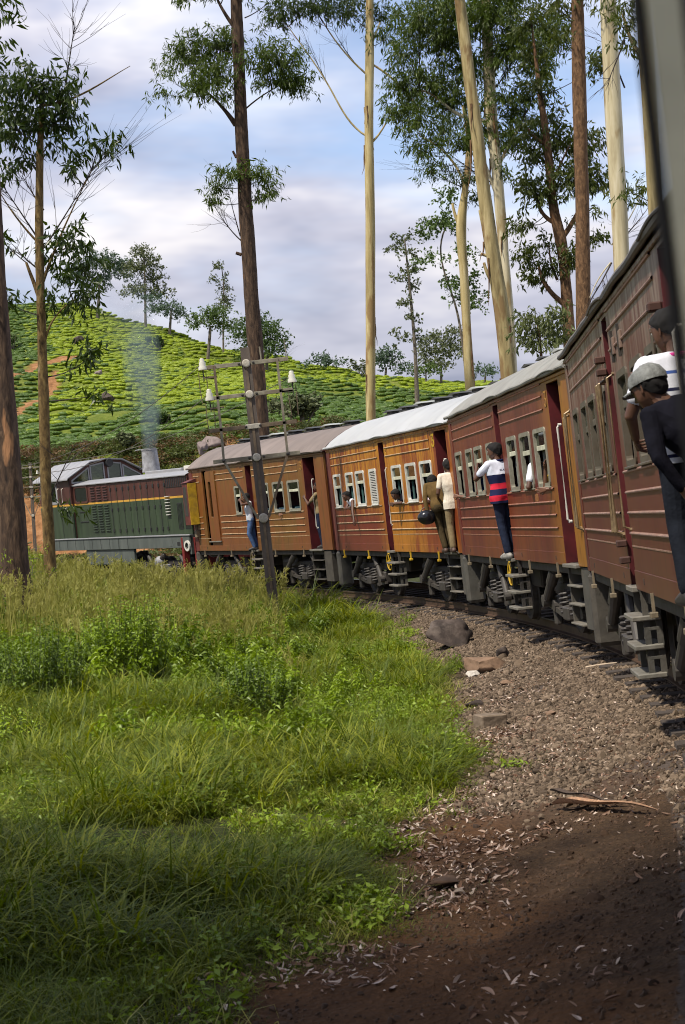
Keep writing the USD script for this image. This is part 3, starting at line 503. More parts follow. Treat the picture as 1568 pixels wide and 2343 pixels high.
    if k == 3: rail(.17, .47, 1.83, YS+.07, brass)
    if k == 4:
        rail(LC-.05, .46, 1.81, YS+.07, brass, .018)
        for s in (4.99, 5.20): rail(s, .45, 1.80, YS+.07, brass, .020)
        rail(4.40, .5, 1.8, YS+.06, brass, .012); rail(1.36, .7, 1.85, YS+.07, alub, .016)
        for s, z in ((4.93, 1.86), (4.93, .38), (4.97, 1.97), (4.80, .24), (1.33, 1.95)): obj('bracket', b_(s-.07, s+.03, YS+.0, YS+.09, z-.03, z+.03, .01), brkt, root)
        for s in (3.55, 4.05): obj('number_holder', b_(s, s+.16, YS, YS+.022, 1.93, 2.07, .004), pnt, root); obj('clip', b_(s+.08, s+.10, YS+.006, YS+.03, 1.87, 2.13, .003), iron, root)
    if k == 1:
        for s in (3.62, 4.02): obj('clip', b_(s, s+.03, YS+.006, YS+.03, 1.92, 2.06, .003), iron, root)
    if k in (1, 2, 3):                           # third class
        g = meshkit.text_mesh('3', .24 if k == 2 else .20, .004, bold=k == 2); v = g.vertices; v = np.stack([1.42-v[:, 0], YS+.004-v[:, 2]*-1, ZB+2.02+v[:, 1]], 1); obj('numeral', (v, np.asarray(g.faces)), yel if k == 2 else mat(f'faded_numeral_{k}', (.30, .15, .03), .6), root)
        if k == 2: g = meshkit.text_mesh('3', .15, .004); v = g.vertices; obj('numeral', (np.stack([4.46-v[:, 0], YS+.004+v[:, 2], ZB+2.0+v[:, 1]], 1), np.asarray(g.faces)), yel, root)
    if k in (2, 3): obj('crest', ppl(rrect(2.40, 2.60, .83, .93, .02), .002, YS+.003), mat(f'faded_crest_{k}', (.36, .19, .04) if k == 2 else (.22, .085, .025), .6, .4, 30), root)
    for sc in (2.05, 7.10): make_bogie(root, sc)
    return root
p1 = paint('coach_paint_tan', (.16, .052, .013), (.125, .056, .010), (.20, .10, .022), (.05, .018, .008), .45)
p2 = paint('coach_paint_orange', (.185, .036, .010), (.33, .125, .012), (.48, .21, .02), (.08, .020, .008), .85, ((.135, .022, .012), 4.4, 5.6, 1.15, .75))
p3 = paint('coach_paint_brick', (.100, .016, .013), (.138, .032, .012), (.19, .060, .036), (.045, .012, .008), .5, ((.26, .105, .014), 2.0, .9, -.6, -.5))
p4 = paint('coach_paint_rust', (.088, .017, .015), (.094, .026, .016), (.25, .19, .15), (.035, .013, .010), .95)  # the pale upper streaks paint a sky reflection into the coat
p5 = paint('coach_paint_near', (.10, .03, .02), (.10, .04, .02), (.2, .13, .10), (.04, .02, .015), .6)
rp = mat('rib_worn_edge', (.36, .25, .14), .5, .3, 9, dirt=(.18, .07, .025), damt=.8); rp3 = mat('rib_worn_red', (.24, .11, .07), .5, .3, 9, dirt=(.2, .07, .04), damt=.7); rp4 = mat('rib_worn_brown', (.22, .13, .095), .5, .3, 9, dirt=(.2, .08, .05), damt=.6)
c1 = make_coach(1, 'tan brown baggage coach with yellow lookout box, coupled right behind the locomotive', p1, 'brown', alug, [(5.36, 5.78)]+WIN[4:], rp, ('guard', 'open_mid'))
c2 = make_coach(2, 'bright orange coach under a clean white roof with a louvred window shutter', p2, 'white', alu, WIN, rp, ('open_mid',))
c3 = make_coach(3, 'brick red coach with pale grey roof, yellow hand wheel and man on its middle step', p3, 'grey', alug, WIN, rp3, ('open_mid',))
c4 = make_coach(4, 'near rust red coach with streaked paint and long brown handrails', p4, 'dark', alub, WIN, rp4)
c5 = make_coach(5, 'coach beside the lens, only its open door edge showing at the right', p5, 'dark', alub, WIN, rp4)
# the guard's end of the baggage coach: sliding door with a tall yellowish pane, and the lookout box
sl = obj('sliding_door', ppl(sbox(7.10, .28, 7.80, 2.26).difference(rrect(7.42, 7.62, .95, 1.98, .05)), .03, YS+.035), p1, c1); obj('door_pane', b_(7.42, 7.62, YS-.010, YS-.004, .95, 1.98, .001), glassmat('yellowed_glass', (.62, .55, .20), 1.), sl); obj('door_gap', b_(7.80, 8.12, YS-.20, YS-.16, .25, 2.30, .004), maroon2, c1); obj('door_rail', b_(7.05, 7.95, YS+.01, YS+.06, .25, .285, .005), tread, c1)
dk = obj('lookout_box', cat(b_(8.62, 9.02, YS, YS+.30, .78, 2.02, .015), (lambda h: (np.array(h.vert_properties[:, :3]), np.array(h.tri_verts)))(m3.Manifold.hull_points(np.array([[s, y, ZB+z] for s in (8.60, 9.04) for y, z in ((YS, 2.02), (YS+.33, 2.02), (YS, 2.12))])).to_mesh())), maroon2, c1)
obj('lookout_panel', b_(8.602, 8.622, YS+.015, YS+.285, .79, 2.0, .004), yel, dk); obj('lookout_window', b_(8.70, 8.95, YS+.298, YS+.304, 1.05, 1.90, .004), darkin, dk)
obj('lamp_iron', cat(bar((8.75, YS+.1, ZB+.76), (8.75, YS+.1, ZB+.50), .03), b_(8.68, 8.82, YS, YS+.14, .40, .62, .02)), hookm, c1)
# the edge of the open door of the coach beside the lens
def cl(M, p): return np.append(p, 1.)@M
M5 = coach_frame(*POSE[5]); M5i = np.linalg.inv(M5)
pj = cl(M5i, np.array([.2105, .90, 1.72]))[:3]
obj('door_edge', cat(rbx(pj[0]-.02, pj[0]+.02, pj[1]-.10, pj[1]-.005, .9, 3.3, .008)), mat('door_edge_grey', (.17, .175, .19), .5, .2, 5), c5); [obj('door_edge_strip', rbx(pj[0]-.026, pj[0]-.019, pj[1]+a_, pj[1]+b_2, .9, 3.3, .002), m_, c5) for a_, b_2, m_ in ((-.016, .004, creamp), (-.034, -.026, bellow), (-.062, -.046, alu), (-.085, -.078, maroon2))]; obj('door_edge_seal', rbx(pj[0]-.03, pj[0]-.016, pj[1]+.0045, pj[1]+.012, .9, 3.3, .004), bellow, c5)
# ---------------------------------------------------------------- locomotive
lred = mat('engine_red_paint', (.062, .020, .014), .5, .3, 3, stretch=(1.5, 1, .25), dirt=(.05, .022, .016), damt=.7); lgrn = mat('engine_green_paint', (.028, .043, .021), .5, .3, 3, stretch=(1.5, 1, .25), dirt=(.022, .032, .018), damt=.7)
lyel = mat('engine_yellow_line', (.48, .26, .035), .5, .3, 5, dirt=(.2, .1, .03)); lgry = mat('engine_grey_frame', (.070, .080, .072), .55, .15, 3, stretch=(1.5, 1, .3), dirt=(.10, .11, .10), damt=.8); lroof = mat('engine_pale_metal', (.25, .25, .26), .45, .15, 2.5, dirt=(.16, .14, .13)); lblk = mat('engine_black', (.018, .018, .018), .5, .2, 6); lin = mat('cab_lining', (.16, .20, .16), .6, .2, 3)
lchim = mat('chimney_metal', (.24, .24, .245), .45, .3, 7, dirt=(.12, .11, .11), damt=.9); lredb = mat('buffer_beam_red', (.16, .018, .016), .5, .25, 4); gl2 = glassmat('cab_glass', (.55, .62, .56), .1)
lo = xf('locomotive', coach_frame(*POSE[0]), label='diesel locomotive in faded red and green with smoking chimney and raised cab', category='locomotive')
S0, S1 = -.45, 7.20
obj('underframe', cat(b_(S0, 9.7, YS-.06, YS, .10, .46, .01), b_(S0, 9.7, -YS, -YS+.06, .10, .46, .01), b_(S0, 9.7, -YS, YS, .44, .50, .01), b_(3.27, 6.6, YS-.16, YS-.05, -.40, .10, .02), b_(S0, S0+.08, -YS, YS, -.1, .46, .01)), lgry, lo)
obj('footplate_edge', b_(S0-.02, 9.72, YS-.02, YS+.03, .465, .505, .006), lroof, lo)
YH = YS-.10
for s in np.arange(3.5, 9.5, .62): obj('frame_seam', b_(s, s+.02, YS, YS+.006, .12, .44, .002), lblk, lo)
obj('battery_hole', b_(.18, .36, YS, YS+.004, .16, .28, .001), lblk, lo); obj('frame_patch', cat(b_(.62, .64, YS, YS+.006, .16, .34, .001), b_(.64, .86, YS, YS+.006, .16, .18, .001)), lgry, lo)
for z0, z1, m_, nm in ((.505, 1.60, lgrn, 'hood_side_green'), (1.60, 1.66, lyel, 'hood_side_line'), (1.66, 2.27, lred, 'hood_side_red')):
    obj(nm, cat(b_(S0, S1, YH-.05, YH, z0, z1, .001), b_(S0, S1, -YH, -YH+.05, z0, z1, .001)), m_, lo)
obj('hood_end', b_(S0, S0+.05, -YH+.055, YH-.055, .505, 2.27, .004), lred, lo)
tp_ = np.array([[YH+.05, 2.25], [YH+.05, 2.275], [YH-.05, 2.31], [.7, 2.40], [-.7, 2.40], [-YH+.05, 2.31], [-YH-.05, 2.275], [-YH-.05, 2.25]]); obj('hood_top', cat(sweep_x(tp_, np.linspace(S0, S1-.02, 8))), lroof, lo)
for j, s in enumerate((.95, 1.30, 1.66, 2.05, 2.45, 2.85, 3.25, 3.66, 4.08, 4.5)):          # hinged doors of the hood
    d = obj('hood_door_seam', b_(s, s+.022, YH, YH+.010, .56, 2.18, .003), lblk if j % 2 else lgrn, lo)
    for z in (.70, 1.38, 2.03): obj('hinge', b_(s-.035, s+.055, YH+.006, YH+.022, z-.055, z+.055, .005), lblk, d)
for s in (4.70, 5.14, 5.58):                        # louvre columns
    for z0, z1, m_ in ((.66, 1.58, lgrn), (1.68, 2.20, lred)):
        lv = obj('louvre_panel', b_(s, s+.36, YH, YH+.008, z0, z1, .002), m_, lo)
        for z in np.arange(z0+.04, z1-.02, .083): obj('louvre', bar((s+.03, YH+.016, ZB+z), (s+.33, YH+.016, ZB+z), .05, .014, up=(0, -.5, 1)), m_, lv)
for z in np.arange(1.10, 1.68, .092): obj('foothold', cat(b_(.70, .92, YH, YH+.07, z, z+.022, .004)), wht, lo)
for s0, s1 in ((.02, .30), (-.40, -.08)):
    g = obj('radiator_grille', b_(s0, s1, YH, YH+.012, .66, 1.45, .002), lblk, lo)
    for s in np.arange(s0+.05, s1, .07): obj('grille_bar', b_(s, s+.015, YH+.012, YH+.024, .68, 1.43, .002), lgrn, g)
g = obj('upper_grille', b_(-.40, .90, YH, YH+.012, 1.93, 2.20, .002), lblk, lo)
for s in np.arange(-.36, .9, .11): obj('grille_bar', b_(s, s+.02, YH+.012, YH+.022, 1.94, 2.19, .002), lred, g)
wf = obj('engine_room_window', ppl(rrect(6.13, 7.12, 1.66, 2.24, .10).difference(rrect(6.20, 7.05, 1.72, 2.18, .07)), .03, YH+.022), lred, lo); obj('pane', b_(6.15, 7.1, YH, YH+.006, 1.68, 2.22, .002), usdkit.material(stage, L+'dark_pane', {"p": ("principled_bsdf", {"base_color": (.012, .014, .014), "roughness": .08})}, [], surface="p.BSDF"), wf)
for z in (1.02, 1.35): obj('vent_slot', b_(6.25, 6.85, YH, YH+.02, z, z+.035, .006), lblk, lo)
obj('platform', cat(b_(.9, 3.2, -.75, .70, 2.33, 2.49, .02)), lroof, lo); obj('white_casing', b_(.35, .9, -.6, .6, 2.34, 2.54, .015), wht, lo); obj('red_casing', b_(-.42, .33, -.6, .6, 2.34, 2.52, .015), lredb, lo)
sc_ = 4.02; chm = obj('chimney', cat(lathe([(.30, 2.47), (.285, 2.55), (.25, 3.16), (.265, 3.17), (.265, 3.20), (.22, 3.20), (.20, 2.6)], 24, c=(sc_, 0, ZB))), lchim, lo, smooth=40)
obj('chimney_flap', rbx(sc_-.20, sc_+.72, -.14, .14, ZB+3.203, ZB+3.228, .006), lchim, chm)
for z in np.arange(2.56, 2.86, .06): obj('slot', b_(sc_+.16, sc_+.30, .17, .27, z, z+.028, .006), lblk, chm)
# cab: side walls, back wall with its panes above the hood, arched roof
C0, C1 = 7.20, 9.65
for z0, z1, m_ in ((.505, 1.60, lgrn), (1.60, 1.66, lyel), (1.66, 2.56, lred)):
    w_ = sbox(C0, z0, C1, z1)
    if z1 > 2: w_ = w_.difference(rrect(8.25, 8.85, 1.72, 2.46, .06))
    for y in (YS, -YS+.05): obj('cab_side', ppl(w_ if w_.geom_type == 'Polygon' else list(w_.geoms)[0], .05, y), m_, lo)
obj('cab_side_window', ppl(rrect(8.22, 8.88, 1.69, 2.49, .08).difference(rrect(8.30, 8.80, 1.77, 2.41, .05)), .02, YS+.012), lroof, lo); obj('cab_pane', b_(8.25, 8.85, YS-.03, YS-.025, 1.72, 2.46, .001), gl2, lo)
for s in (7.75, 8.10): obj('cab_handrail', tube([(s, YS, ZB+1.68), (s, YS+.06, ZB+1.72), (s, YS+.06, ZB+2.18), (s, YS, ZB+2.22)], .014, 6), wht, lo)
for s in (7.25, 8.02, 9.1): obj('cab_seam', b_(s, s+.02, YS, YS+.008, .55, 2.5, .002), lblk, lo)
prof = np.array([[YS+.13, 2.50], [YS+.10, 2.55], [.62, 3.03], [.0, 3.09], [-.62, 3.03], [-YS-.10, 2.55], [-YS-.13, 2.50]]); thin = np.vstack([prof, prof[::-1]-[0, .035]])
obj('cab_roof', cat(sweep_x(thin, (C0-.12, C1+.2), True), *[(np.stack([np.full(14, x), thin[:, 0], thin[:, 1]+ZB], 1), np.array([[i, i+1, 12-i, 13-i] for i in range(6)])) for x in (C0-.12, C1+.2)]), lroof, lo)
for s in np.arange(C0+.1, C1+.1, .45): obj('roof_seam', sweep_x(prof+[0, .006], (s, s+.03)), lroof, lo)
gable = Polygon([(-YS, 2.30), (YS, 2.30), (YS, 2.50), (.6, 2.98), (0, 3.04), (-.6, 2.98), (-YS, 2.50)])
holes = [Polygon([(.66, 2.36), (1.30, 2.36), (1.30, 2.44), (.66, 2.82)]), Polygon([(.08, 2.36), (.58, 2.36), (.58, 2.88), (.08, 2.95)]), Polygon([(-.08, 2.36), (-.58, 2.36), (-.58, 2.88), (-.08, 2.95)]), Polygon([(-.66, 2.36), (-1.30, 2.36), (-1.30, 2.44), (-.66, 2.82)])]
def across(poly, th, s):
    m = trimesh.creation.extrude_polygon(poly, th, engine='earcut'); v = m.vertices; return np.stack([s+v[:, 2], v[:, 0], v[:, 1]+ZB], 1), m.faces
for s, m_ in ((C0, lred), (C1-.04, lred)):
    gb = gable
    for h in holes: gb = gb.difference(h.buffer(-.01))
    w_ = obj('cab_end', across(gb, .04, s), m_, lo)
    for h in holes: obj('window_rim', across(h.buffer(.025).difference(h.buffer(-.02)), .015, s-.012), lroof, w_); obj('pane', across(h, .004, s+.015), gl2, w_)
obj('cab_end_lower', b_(C0, C0+.04, -YS+.06, YS-.06, .51, 2.29, .004), lred, lo); obj('cab_front_lower', b_(C1-.04, C1, -YS+.06, YS-.06, .51, 2.29, .004), lgrn, lo); obj('cab_floor', b_(C0+.05, C1-.05, -YS+.07, YS-.07, .9, .95, .004), floorm, lo); obj('control_desk', b_(C1-.9, C1-.4, -.9, .9, .96, 2.05, .03), lin, lo)
obj('headlamp', lathe([(0, 0), (.13, 0), (.15, .12), (.12, .13), (0, .09)], 16, 'x', (C0-.16, -.1, ZB+2.93)), lblk, lo)
obj('buffer_beam', b_(S0-.06, S0, -YS+.1, YS-.1, -.75, .40, .01), lredb, lo); obj('end_ladder', cat(b_(.0, .12, YS-.2, YS+.01, -.80, .42, .02)), lredb, lo); obj('buffer', cat(cyl((S0-.4, .87, ZB-.05), (S0-.06, .87, ZB-.05), .10, 14), cyl((S0-.42, .87, ZB-.05), (S0-.36, .87, ZB-.05), .2, 18)), lroof, lo)
obj('lamp_ring', lathe([(.10, 0), (.16, 0), (.16, .05), (.10, .05)], 18, 'y', (-.28, YS, ZB+.16)), wht, lo)
for s in (1.0, 3.0, 7.9): make_bogie(lo, s)
obj('fuel_valve', cat(lathe([(0, 0), (.16, 0), (.18, .1), (.12, .22), (0, .24)], 16, 'y', (1.75, YS-.2, ZB-.32)), b_(1.2, 1.5, YS-.2, YS+.05, -.62, -.40, .02)), lroof, lo)

# ---------------------------------------------------------------- telegraph poles
polem = mat('pole_steel', (.075, .058, .046), .7, .25, 5, stretch=(1, 1, .3), dirt=(.12, .09, .065), damt=.6, bump=.2); armm = mat('cross_arm_steel', (.18, .16, .115), .65, .3, 6, dirt=(.12, .085, .05), damt=.8); armd = mat('cross_arm_rusty', (.12, .085, .052), .7, .3, 6, dirt=(.05, .035, .025), damt=.7); clampm = mat('clamp_casting', (.36, .33, .27), .8, .25, 14, dirt=(.15, .12, .08), bump=.3)
porc = usdkit.material(stage, L+'porcelain', {"p": ("principled_bsdf", {"base_color": (.50, .48, .40), "roughness": .3})}, [], surface="p.BSDF")
def telegraph_pole(base, lean, H, k, label, ins=((-.98, 5.75, 1), (-.90, 5.05, 1), (.98, 5.25, .8)), rot=0.):
    """H metres high; k scales the arms. lean: sideways drift over the height."""
    M = np.eye(4); ax = np.array([1., 0, 0]); z = nrm([lean, 0, 1]); x = nrm(np.array([math.cos(rot), math.sin(rot), 0])-z*np.dot([math.cos(rot), math.sin(rot), 0], z)); y = np.cross(z, x); M[0, :3], M[1, :3], M[2, :3], M[3, :3] = x*k, y*k, z*k, base
    r = xf('telegraph_pole', M, label=label, category='telegraph pole')
    sec = [(-.115, -.06), (.115, -.06), (.115, .06), (-.115, .06)]; V = np.array([[a*q, b*q, zz_] for zz_, q in ((-.6, 1.0), (3, .98), (H, .86)) for a, b in sec]); F = [[3, 2, 1, 0], [8, 9, 10, 11]]+[[4*l+i, 4*l+(i+1) % 4, 4*l+4+(i+1) % 4, 4*l+4+i] for l in (0, 1) for i in range(4)]
    obj('pole', (V, np.array(F)), polem, r); obj('pole_web', cat(rbx(-.03, .03, -.075, -.058, -.5, H-.3, .004)), armd, r)
    tops = [(H-.36, -.90, .95, armm, armm), (H-1.06, -.98, .98, armm, armm), (H-1.78, -.98, .98, armd, armd), (H-2.48, -.98, .98, armm, armm)]
    for z, a, b, m1, m2 in tops:
        obj('cross_arm', rbx(a, -.10, -.085, -.055, z-.045, z+.045, .006), m1, r); obj('cross_arm', rbx(.10, b, -.085, -.055, z-.045, z+.045, .006), m2, r)
        if z != tops[2][0]:
            obj('clamp', lathe([(0, -.05), (.07, -.045), (.092, -.02), (.092, .0), (.05, .03), (0, .03)], 16, 'y', (0, -.085, z)), clampm, r)
        else: obj('clamp', rbx(-.17, .17, -.10, -.06, z-.055, z+.055, .01), clampm, r)
        for x_ in (-.16, .16): obj('bolt', ball((x_, -.10, z), .03, 1), iron, r)
    for sx, pts in ((-1, [(-.72, H-.36), (-.72, H-1.06), (-.72, H-1.78), (-.74, H-2.48)]), (1, [(.70, H-.36), (.70, H-1.06), (.70, H-1.78), (.70, H-2.48)])):
        for p, q in zip(pts[:-1], pts[1:]): obj('strap', bar((p[0], -.10, p[1]+.03), (q[0], -.10, q[1]-.03), .055, .02, up=(0, 1, 0)), armd if p[1] > H-1 and sx < 0 else armm, r)
        obj('brace', bar((pts[-1][0], -.10, pts[-1][1]), (sx*.12, -.10, H-3.85), .055, .02, up=(0, 1, 0)), armm if sx < 0 else armd, r)
        obj('bolt', ball((pts[-1][0], -.115, pts[-1][1]), .035, 1), iron, r)
    obj('clamp', lathe([(0, -.05), (.085, -.045), (.108, -.02), (.108, .0), (.05, .03), (0, .03)], 16, 'y', (0, -.085, H-3.85)), clampm, r)
    for x_, zi, s in ins:
        i_ = obj('insulator', lathe([(0, .26), (.035, .26), (.055, .23), (.05, .19), (.075, .16), (.07, .10), (.095, .06), (.10, 0), (.04, .0), (0, .02)], 18, c=(x_, -.07, zi)), porc, r, smooth=50)
        obj('pin', cyl((x_, -.07, zi-.26), (x_, -.07, zi+.05), .014, 6), iron, i_); obj('bracket', rbx(min(x_, x_-np.sign(x_)*.3), max(x_, x_-np.sign(x_)*.3), -.085, -.065, zi-.20, zi-.16, .004), armd, i_)
        for dx in (-.10, .06): obj('wire_tail', tube([(x_+dx, -.07, zi-.05), (x_+dx*1.1, -.07, zi-.40), (x_+dx*.9, -.07, zi-.75)], .009, 5), armd, i_)
    obj('spike', cyl((.35, -.07, H-.36), (.34, -.07, H-.02), .02, 6), armm, r); obj('spike', cyl((.92, -.07, H-.36), (.90, -.07, H+.1), .012, 6), armm, r)
    return M
b0 = at(630, 1418, 35.6); M1 = telegraph_pole(b0, -.069, 6.15, 1., 'leaning steel telegraph pole with four cross arms standing in the grass')
b1 = at(80, 1240, 46); b1[2] -= .15; M2 = telegraph_pole(b1, -.02, 6.15, .40, 'small distant telegraph pole between the left tree trunks', ins=((-.98, 5.75, 1), (.98, 6.05, 1), (.5, 5.3, 1)))
wm = mat('wire_metal', (.10, .09, .08), .6, .1, 5)
for i, (a, b) in enumerate(((np.array([-.98, -.07, 5.9]), np.array([-.98, -.07, 5.9])), (np.array([-.90, -.07, 5.2]), np.array([.5, -.07, 5.4])), (np.array([.98, -.07, 5.4]), np.array([.98, -.07, 6.1])))):
    p, q = (np.append(a, 1)@M1)[:3], (np.append(b, 1)@M2)[:3]; t = np.linspace(0, 1, 18)[:, None]; pts = p+(q-p)*t; pts[:, 2] -= (.45*4*t*(1-t))[:, 0]
    obj('telegraph_wire', tube(pts, .009, 5), wm, label=['upper wire strung from the left insulator to the distant pole', 'lower wire strung from the second left insulator to the distant pole', 'wire strung from the right insulator to the distant pole'][i], category='wire')

# ---------------------------------------------------------------- smoke
chw = (np.array([sc_, 0, ZB+3.2, 1.])@coach_frame(*POSE[0]))[:3]
rng = np.random.default_rng(61); puffs = []
smk = [usdkit.material(stage, L+f'smoke_air_{i}', {"v": ("principled_volume", {"color": (.26, .33, .34), "density": d, "anisotropy": .1})}, [], volume="v.volume") for i, d in enumerate((.6, .20, .055))]
smr = xf('exhaust_smoke', None, label='thin blue grey exhaust smoke rising from the locomotive chimney', category='smoke', kind='stuff')
for i, h in enumerate(np.concatenate([np.linspace(.05, 1.1, 6), np.linspace(1.4, 2.9, 6), np.linspace(3.1, 4.4, 5)])):
    w_ = .15+.15*h; lvl = 0 if h < 1.3 else 1 if h < 3.3 else 2
    c = chw+np.array([-.05*h+.10*math.sin(h*1.3)+rng.normal(0, .17*h**.6), .1*h+rng.normal(0, .3*h**.5), h]); v, f = ball((0, 0, 0), 1, 3); v = v*(1+.9*(meshkit.fbm(v*1.6+rng.random(3)*40, 3, 6)-.5))[:, None]*np.array([w_, w_, w_*1.5+.12])*rng.uniform(.75, 1.15)
    obj('puff', (v+c, f), smk[lvl], smr, smooth=True)
# ---------------------------------------------------------------- trees
def barkmat(name, dark, mid, lite, sx=9., sz=1.2, bump=.7, patch=None, pamt=.8, plo=.58):
    """Bark: fissures drawn out along the trunk, flakes, and patches where it has peeled."""
    n = {"g": ("geometry", {}), "mp": ("mapping", {"scale": (sx, sx, sz)}), "n": ("noise_texture", {"scale": 1., "detail": 7., "roughness": .65, "distortion": .4}), "r": ("rgb_ramp", {"ramp": [(.30, dark), (.5, mid), (.70, lite)]}),
         "m2": ("mapping", {"scale": (2.2, 2.2, .55)}), "n2": ("noise_texture", {"scale": 1.3, "detail": 4., "roughness": .55}), "pr": ("map_range", {"from_min": plo, "from_max": plo+.07, "to_min": 0., "to_max": pamt if patch else 0., "clamp": True}), "mx": ("mix", {"color2": patch or mid}),
         "b": ("bump", {"strength": bump, "distance": .04}), "p": ("principled_bsdf", {"roughness": .85, "specular_ior_level": .2})}
    return usdkit.material(stage, L+name, n, [("g.position", "mp.vector"), ("mp.vector", "n.vector"), ("n.fac", "r.fac"), ("g.position", "m2.vector"), ("m2.vector", "n2.vector"), ("n2.fac", "pr.value"), ("pr.result", "mx.fac"), ("r.color", "mx.color1"), ("mx.color", "p.base_color"), ("n.fac", "b.height"), ("b.normal", "p.normal")], surface="p.BSDF")
bk_dark = barkmat('bark_dark_brown', (.018, .012, .009), (.055, .034, .022), (.12, .075, .045), 14, 3.2, .9, (.36, .18, .085), .85, .64)
bk_brown = barkmat('bark_red_brown', (.045, .024, .013), (.12, .066, .033), (.22, .125, .062), 16, 6., .9, (.26, .13, .06), .6, .62)
bk_moss = barkmat('bark_mossy', (.035, .022, .010), (.115, .072, .026), (.22, .155, .060), 15, 6., .9, (.42, .36, .26), .8, .68)
bk_pale = barkmat('bark_pale_cream', (.17, .125, .050), (.35, .275, .125), (.48, .40, .22), 6., .6, .35, (.20, .12, .05), .8, .53)
bk_white = barkmat('bark_whitish', (.25, .20, .11), (.43, .37, .235), (.56, .50, .36), 5., .5, .3, (.24, .165, .07), .75, .53)
bk_yel = barkmat('bark_yellow_ochre', (.12, .090, .040), (.285, .225, .105), (.42, .34, .18), 7., .8, .45, (.16, .095, .04), .8, .53)
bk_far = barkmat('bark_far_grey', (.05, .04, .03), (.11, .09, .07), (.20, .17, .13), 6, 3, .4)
twigm = mat('twig_bark', (.030, .022, .018), .85, .3, 5); twigl = mat('twig_pale', (.14, .12, .095), .85, .3, 5)
lf_euc = leafmat('leaf_eucalyptus', [(0, (.040, .064, .008)), (.5, (.092, .130, .014)), (.85, (.17, .205, .024)), (1, (.26, .24, .04))], .40, .4)
lf_oliv = leafmat('leaf_olive', [(0, (.045, .060, .008)), (.5, (.125, .142, .018)), (.85, (.23, .225, .032)), (.95, (.16, .14, .03)), (1, (.26, .10, .03))], .40, .4)
lf_lit = leafmat('leaf_light_olive', [(0, (.05, .065, .018)), (.5, (.12, .14, .040)), (.85, (.22, .215, .07)), (.95, (.30, .19, .06)), (1, (.28, .10, .03))], .32, .5)
lf_left = leafmat('leaf_broad_green', [(0, (.030, .050, .005)), (.5, (.078, .112, .010)), (.88, (.16, .195, .018)), (.96, (.13, .12, .02)), (1, (.20, .07, .02))], .32, .35)
lf_blue = leafmat('leaf_far_hazy', [(0, (.055, .088, .055)), (.5, (.105, .150, .080)), (1, (.18, .22, .11))], .2, .6)  # far leaf tones carry painted haze: lightened, here also bluish
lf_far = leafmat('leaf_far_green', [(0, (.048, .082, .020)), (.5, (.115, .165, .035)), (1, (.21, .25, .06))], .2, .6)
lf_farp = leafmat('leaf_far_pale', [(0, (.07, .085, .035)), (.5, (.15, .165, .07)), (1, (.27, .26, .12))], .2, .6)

def hang_leaves(P, A, n, L_, wid, rng, droop=.75, spread=.5):
    """n lance-shaped leaves on sprigs at P whose twigs run along A; each is a folded, slightly curved blade."""
    k = len(P); i = np.repeat(np.arange(k), n); N = len(i); t = rng.random((N, 1))
    base = P[i]+A[i]*(t-.35)*spread+rng.normal(0, .10*spread, (N, 3))
    d = rng.normal(0, .62, (N, 3))+A[i]*.35; d[:, 2] -= droop*1.35; d /= np.linalg.norm(d, axis=1, keepdims=True)
    s = np.cross(d, rng.normal(size=(N, 3))); s /= np.linalg.norm(s, axis=1, keepdims=True); u = np.cross(s, d); ln = L_*(.6+.7*rng.random((N, 1))); w = ln*wid
    m = base+d*ln*.45+u*ln*.06; tip = base+d*ln+u*ln*rng.normal(-.04, .12, (N, 1))
    V = np.stack([base, m+s*w*.5+u*w*.12, tip, m-s*w*.5+u*w*.12, m-u*w*.10], 1).reshape(-1, 3); b = np.arange(N)[:, None]*5
    return V, np.vstack([b+np.array([[0, 1, 4]]), b+np.array([[4, 1, 2]]), b+np.array([[0, 4, 3]]), b+np.array([[4, 2, 3]])])
def curve(p, q, sag=.12, n=7, rng=RNG, wob=.05):
    p, q = np.asarray(p, float), np.asarray(q, float); t = np.linspace(0, 1, n)[:, None]; d = np.linalg.norm(q-p); m = (p+q)/2+np.array([0, 0, -sag*d])+rng.normal(0, wob*d, 3)
    return (1-t)**2*p+2*t*(1-t)*m+t*t*q
def smooth_path(pts, n):
    from scipy.interpolate import CubicSpline
    P = np.asarray(pts, float); t = np.r_[0, np.cumsum(np.linalg.norm(np.diff(P, axis=0), axis=1))]; cs = CubicSpline(t, P) if len(P) > 2 else (lambda x: P[0]+(P[-1]-P[0])*(np.asarray(x)/t[-1])[:, None]); u = np.linspace(0, t[-1], n); return cs(u), u/t[-1]
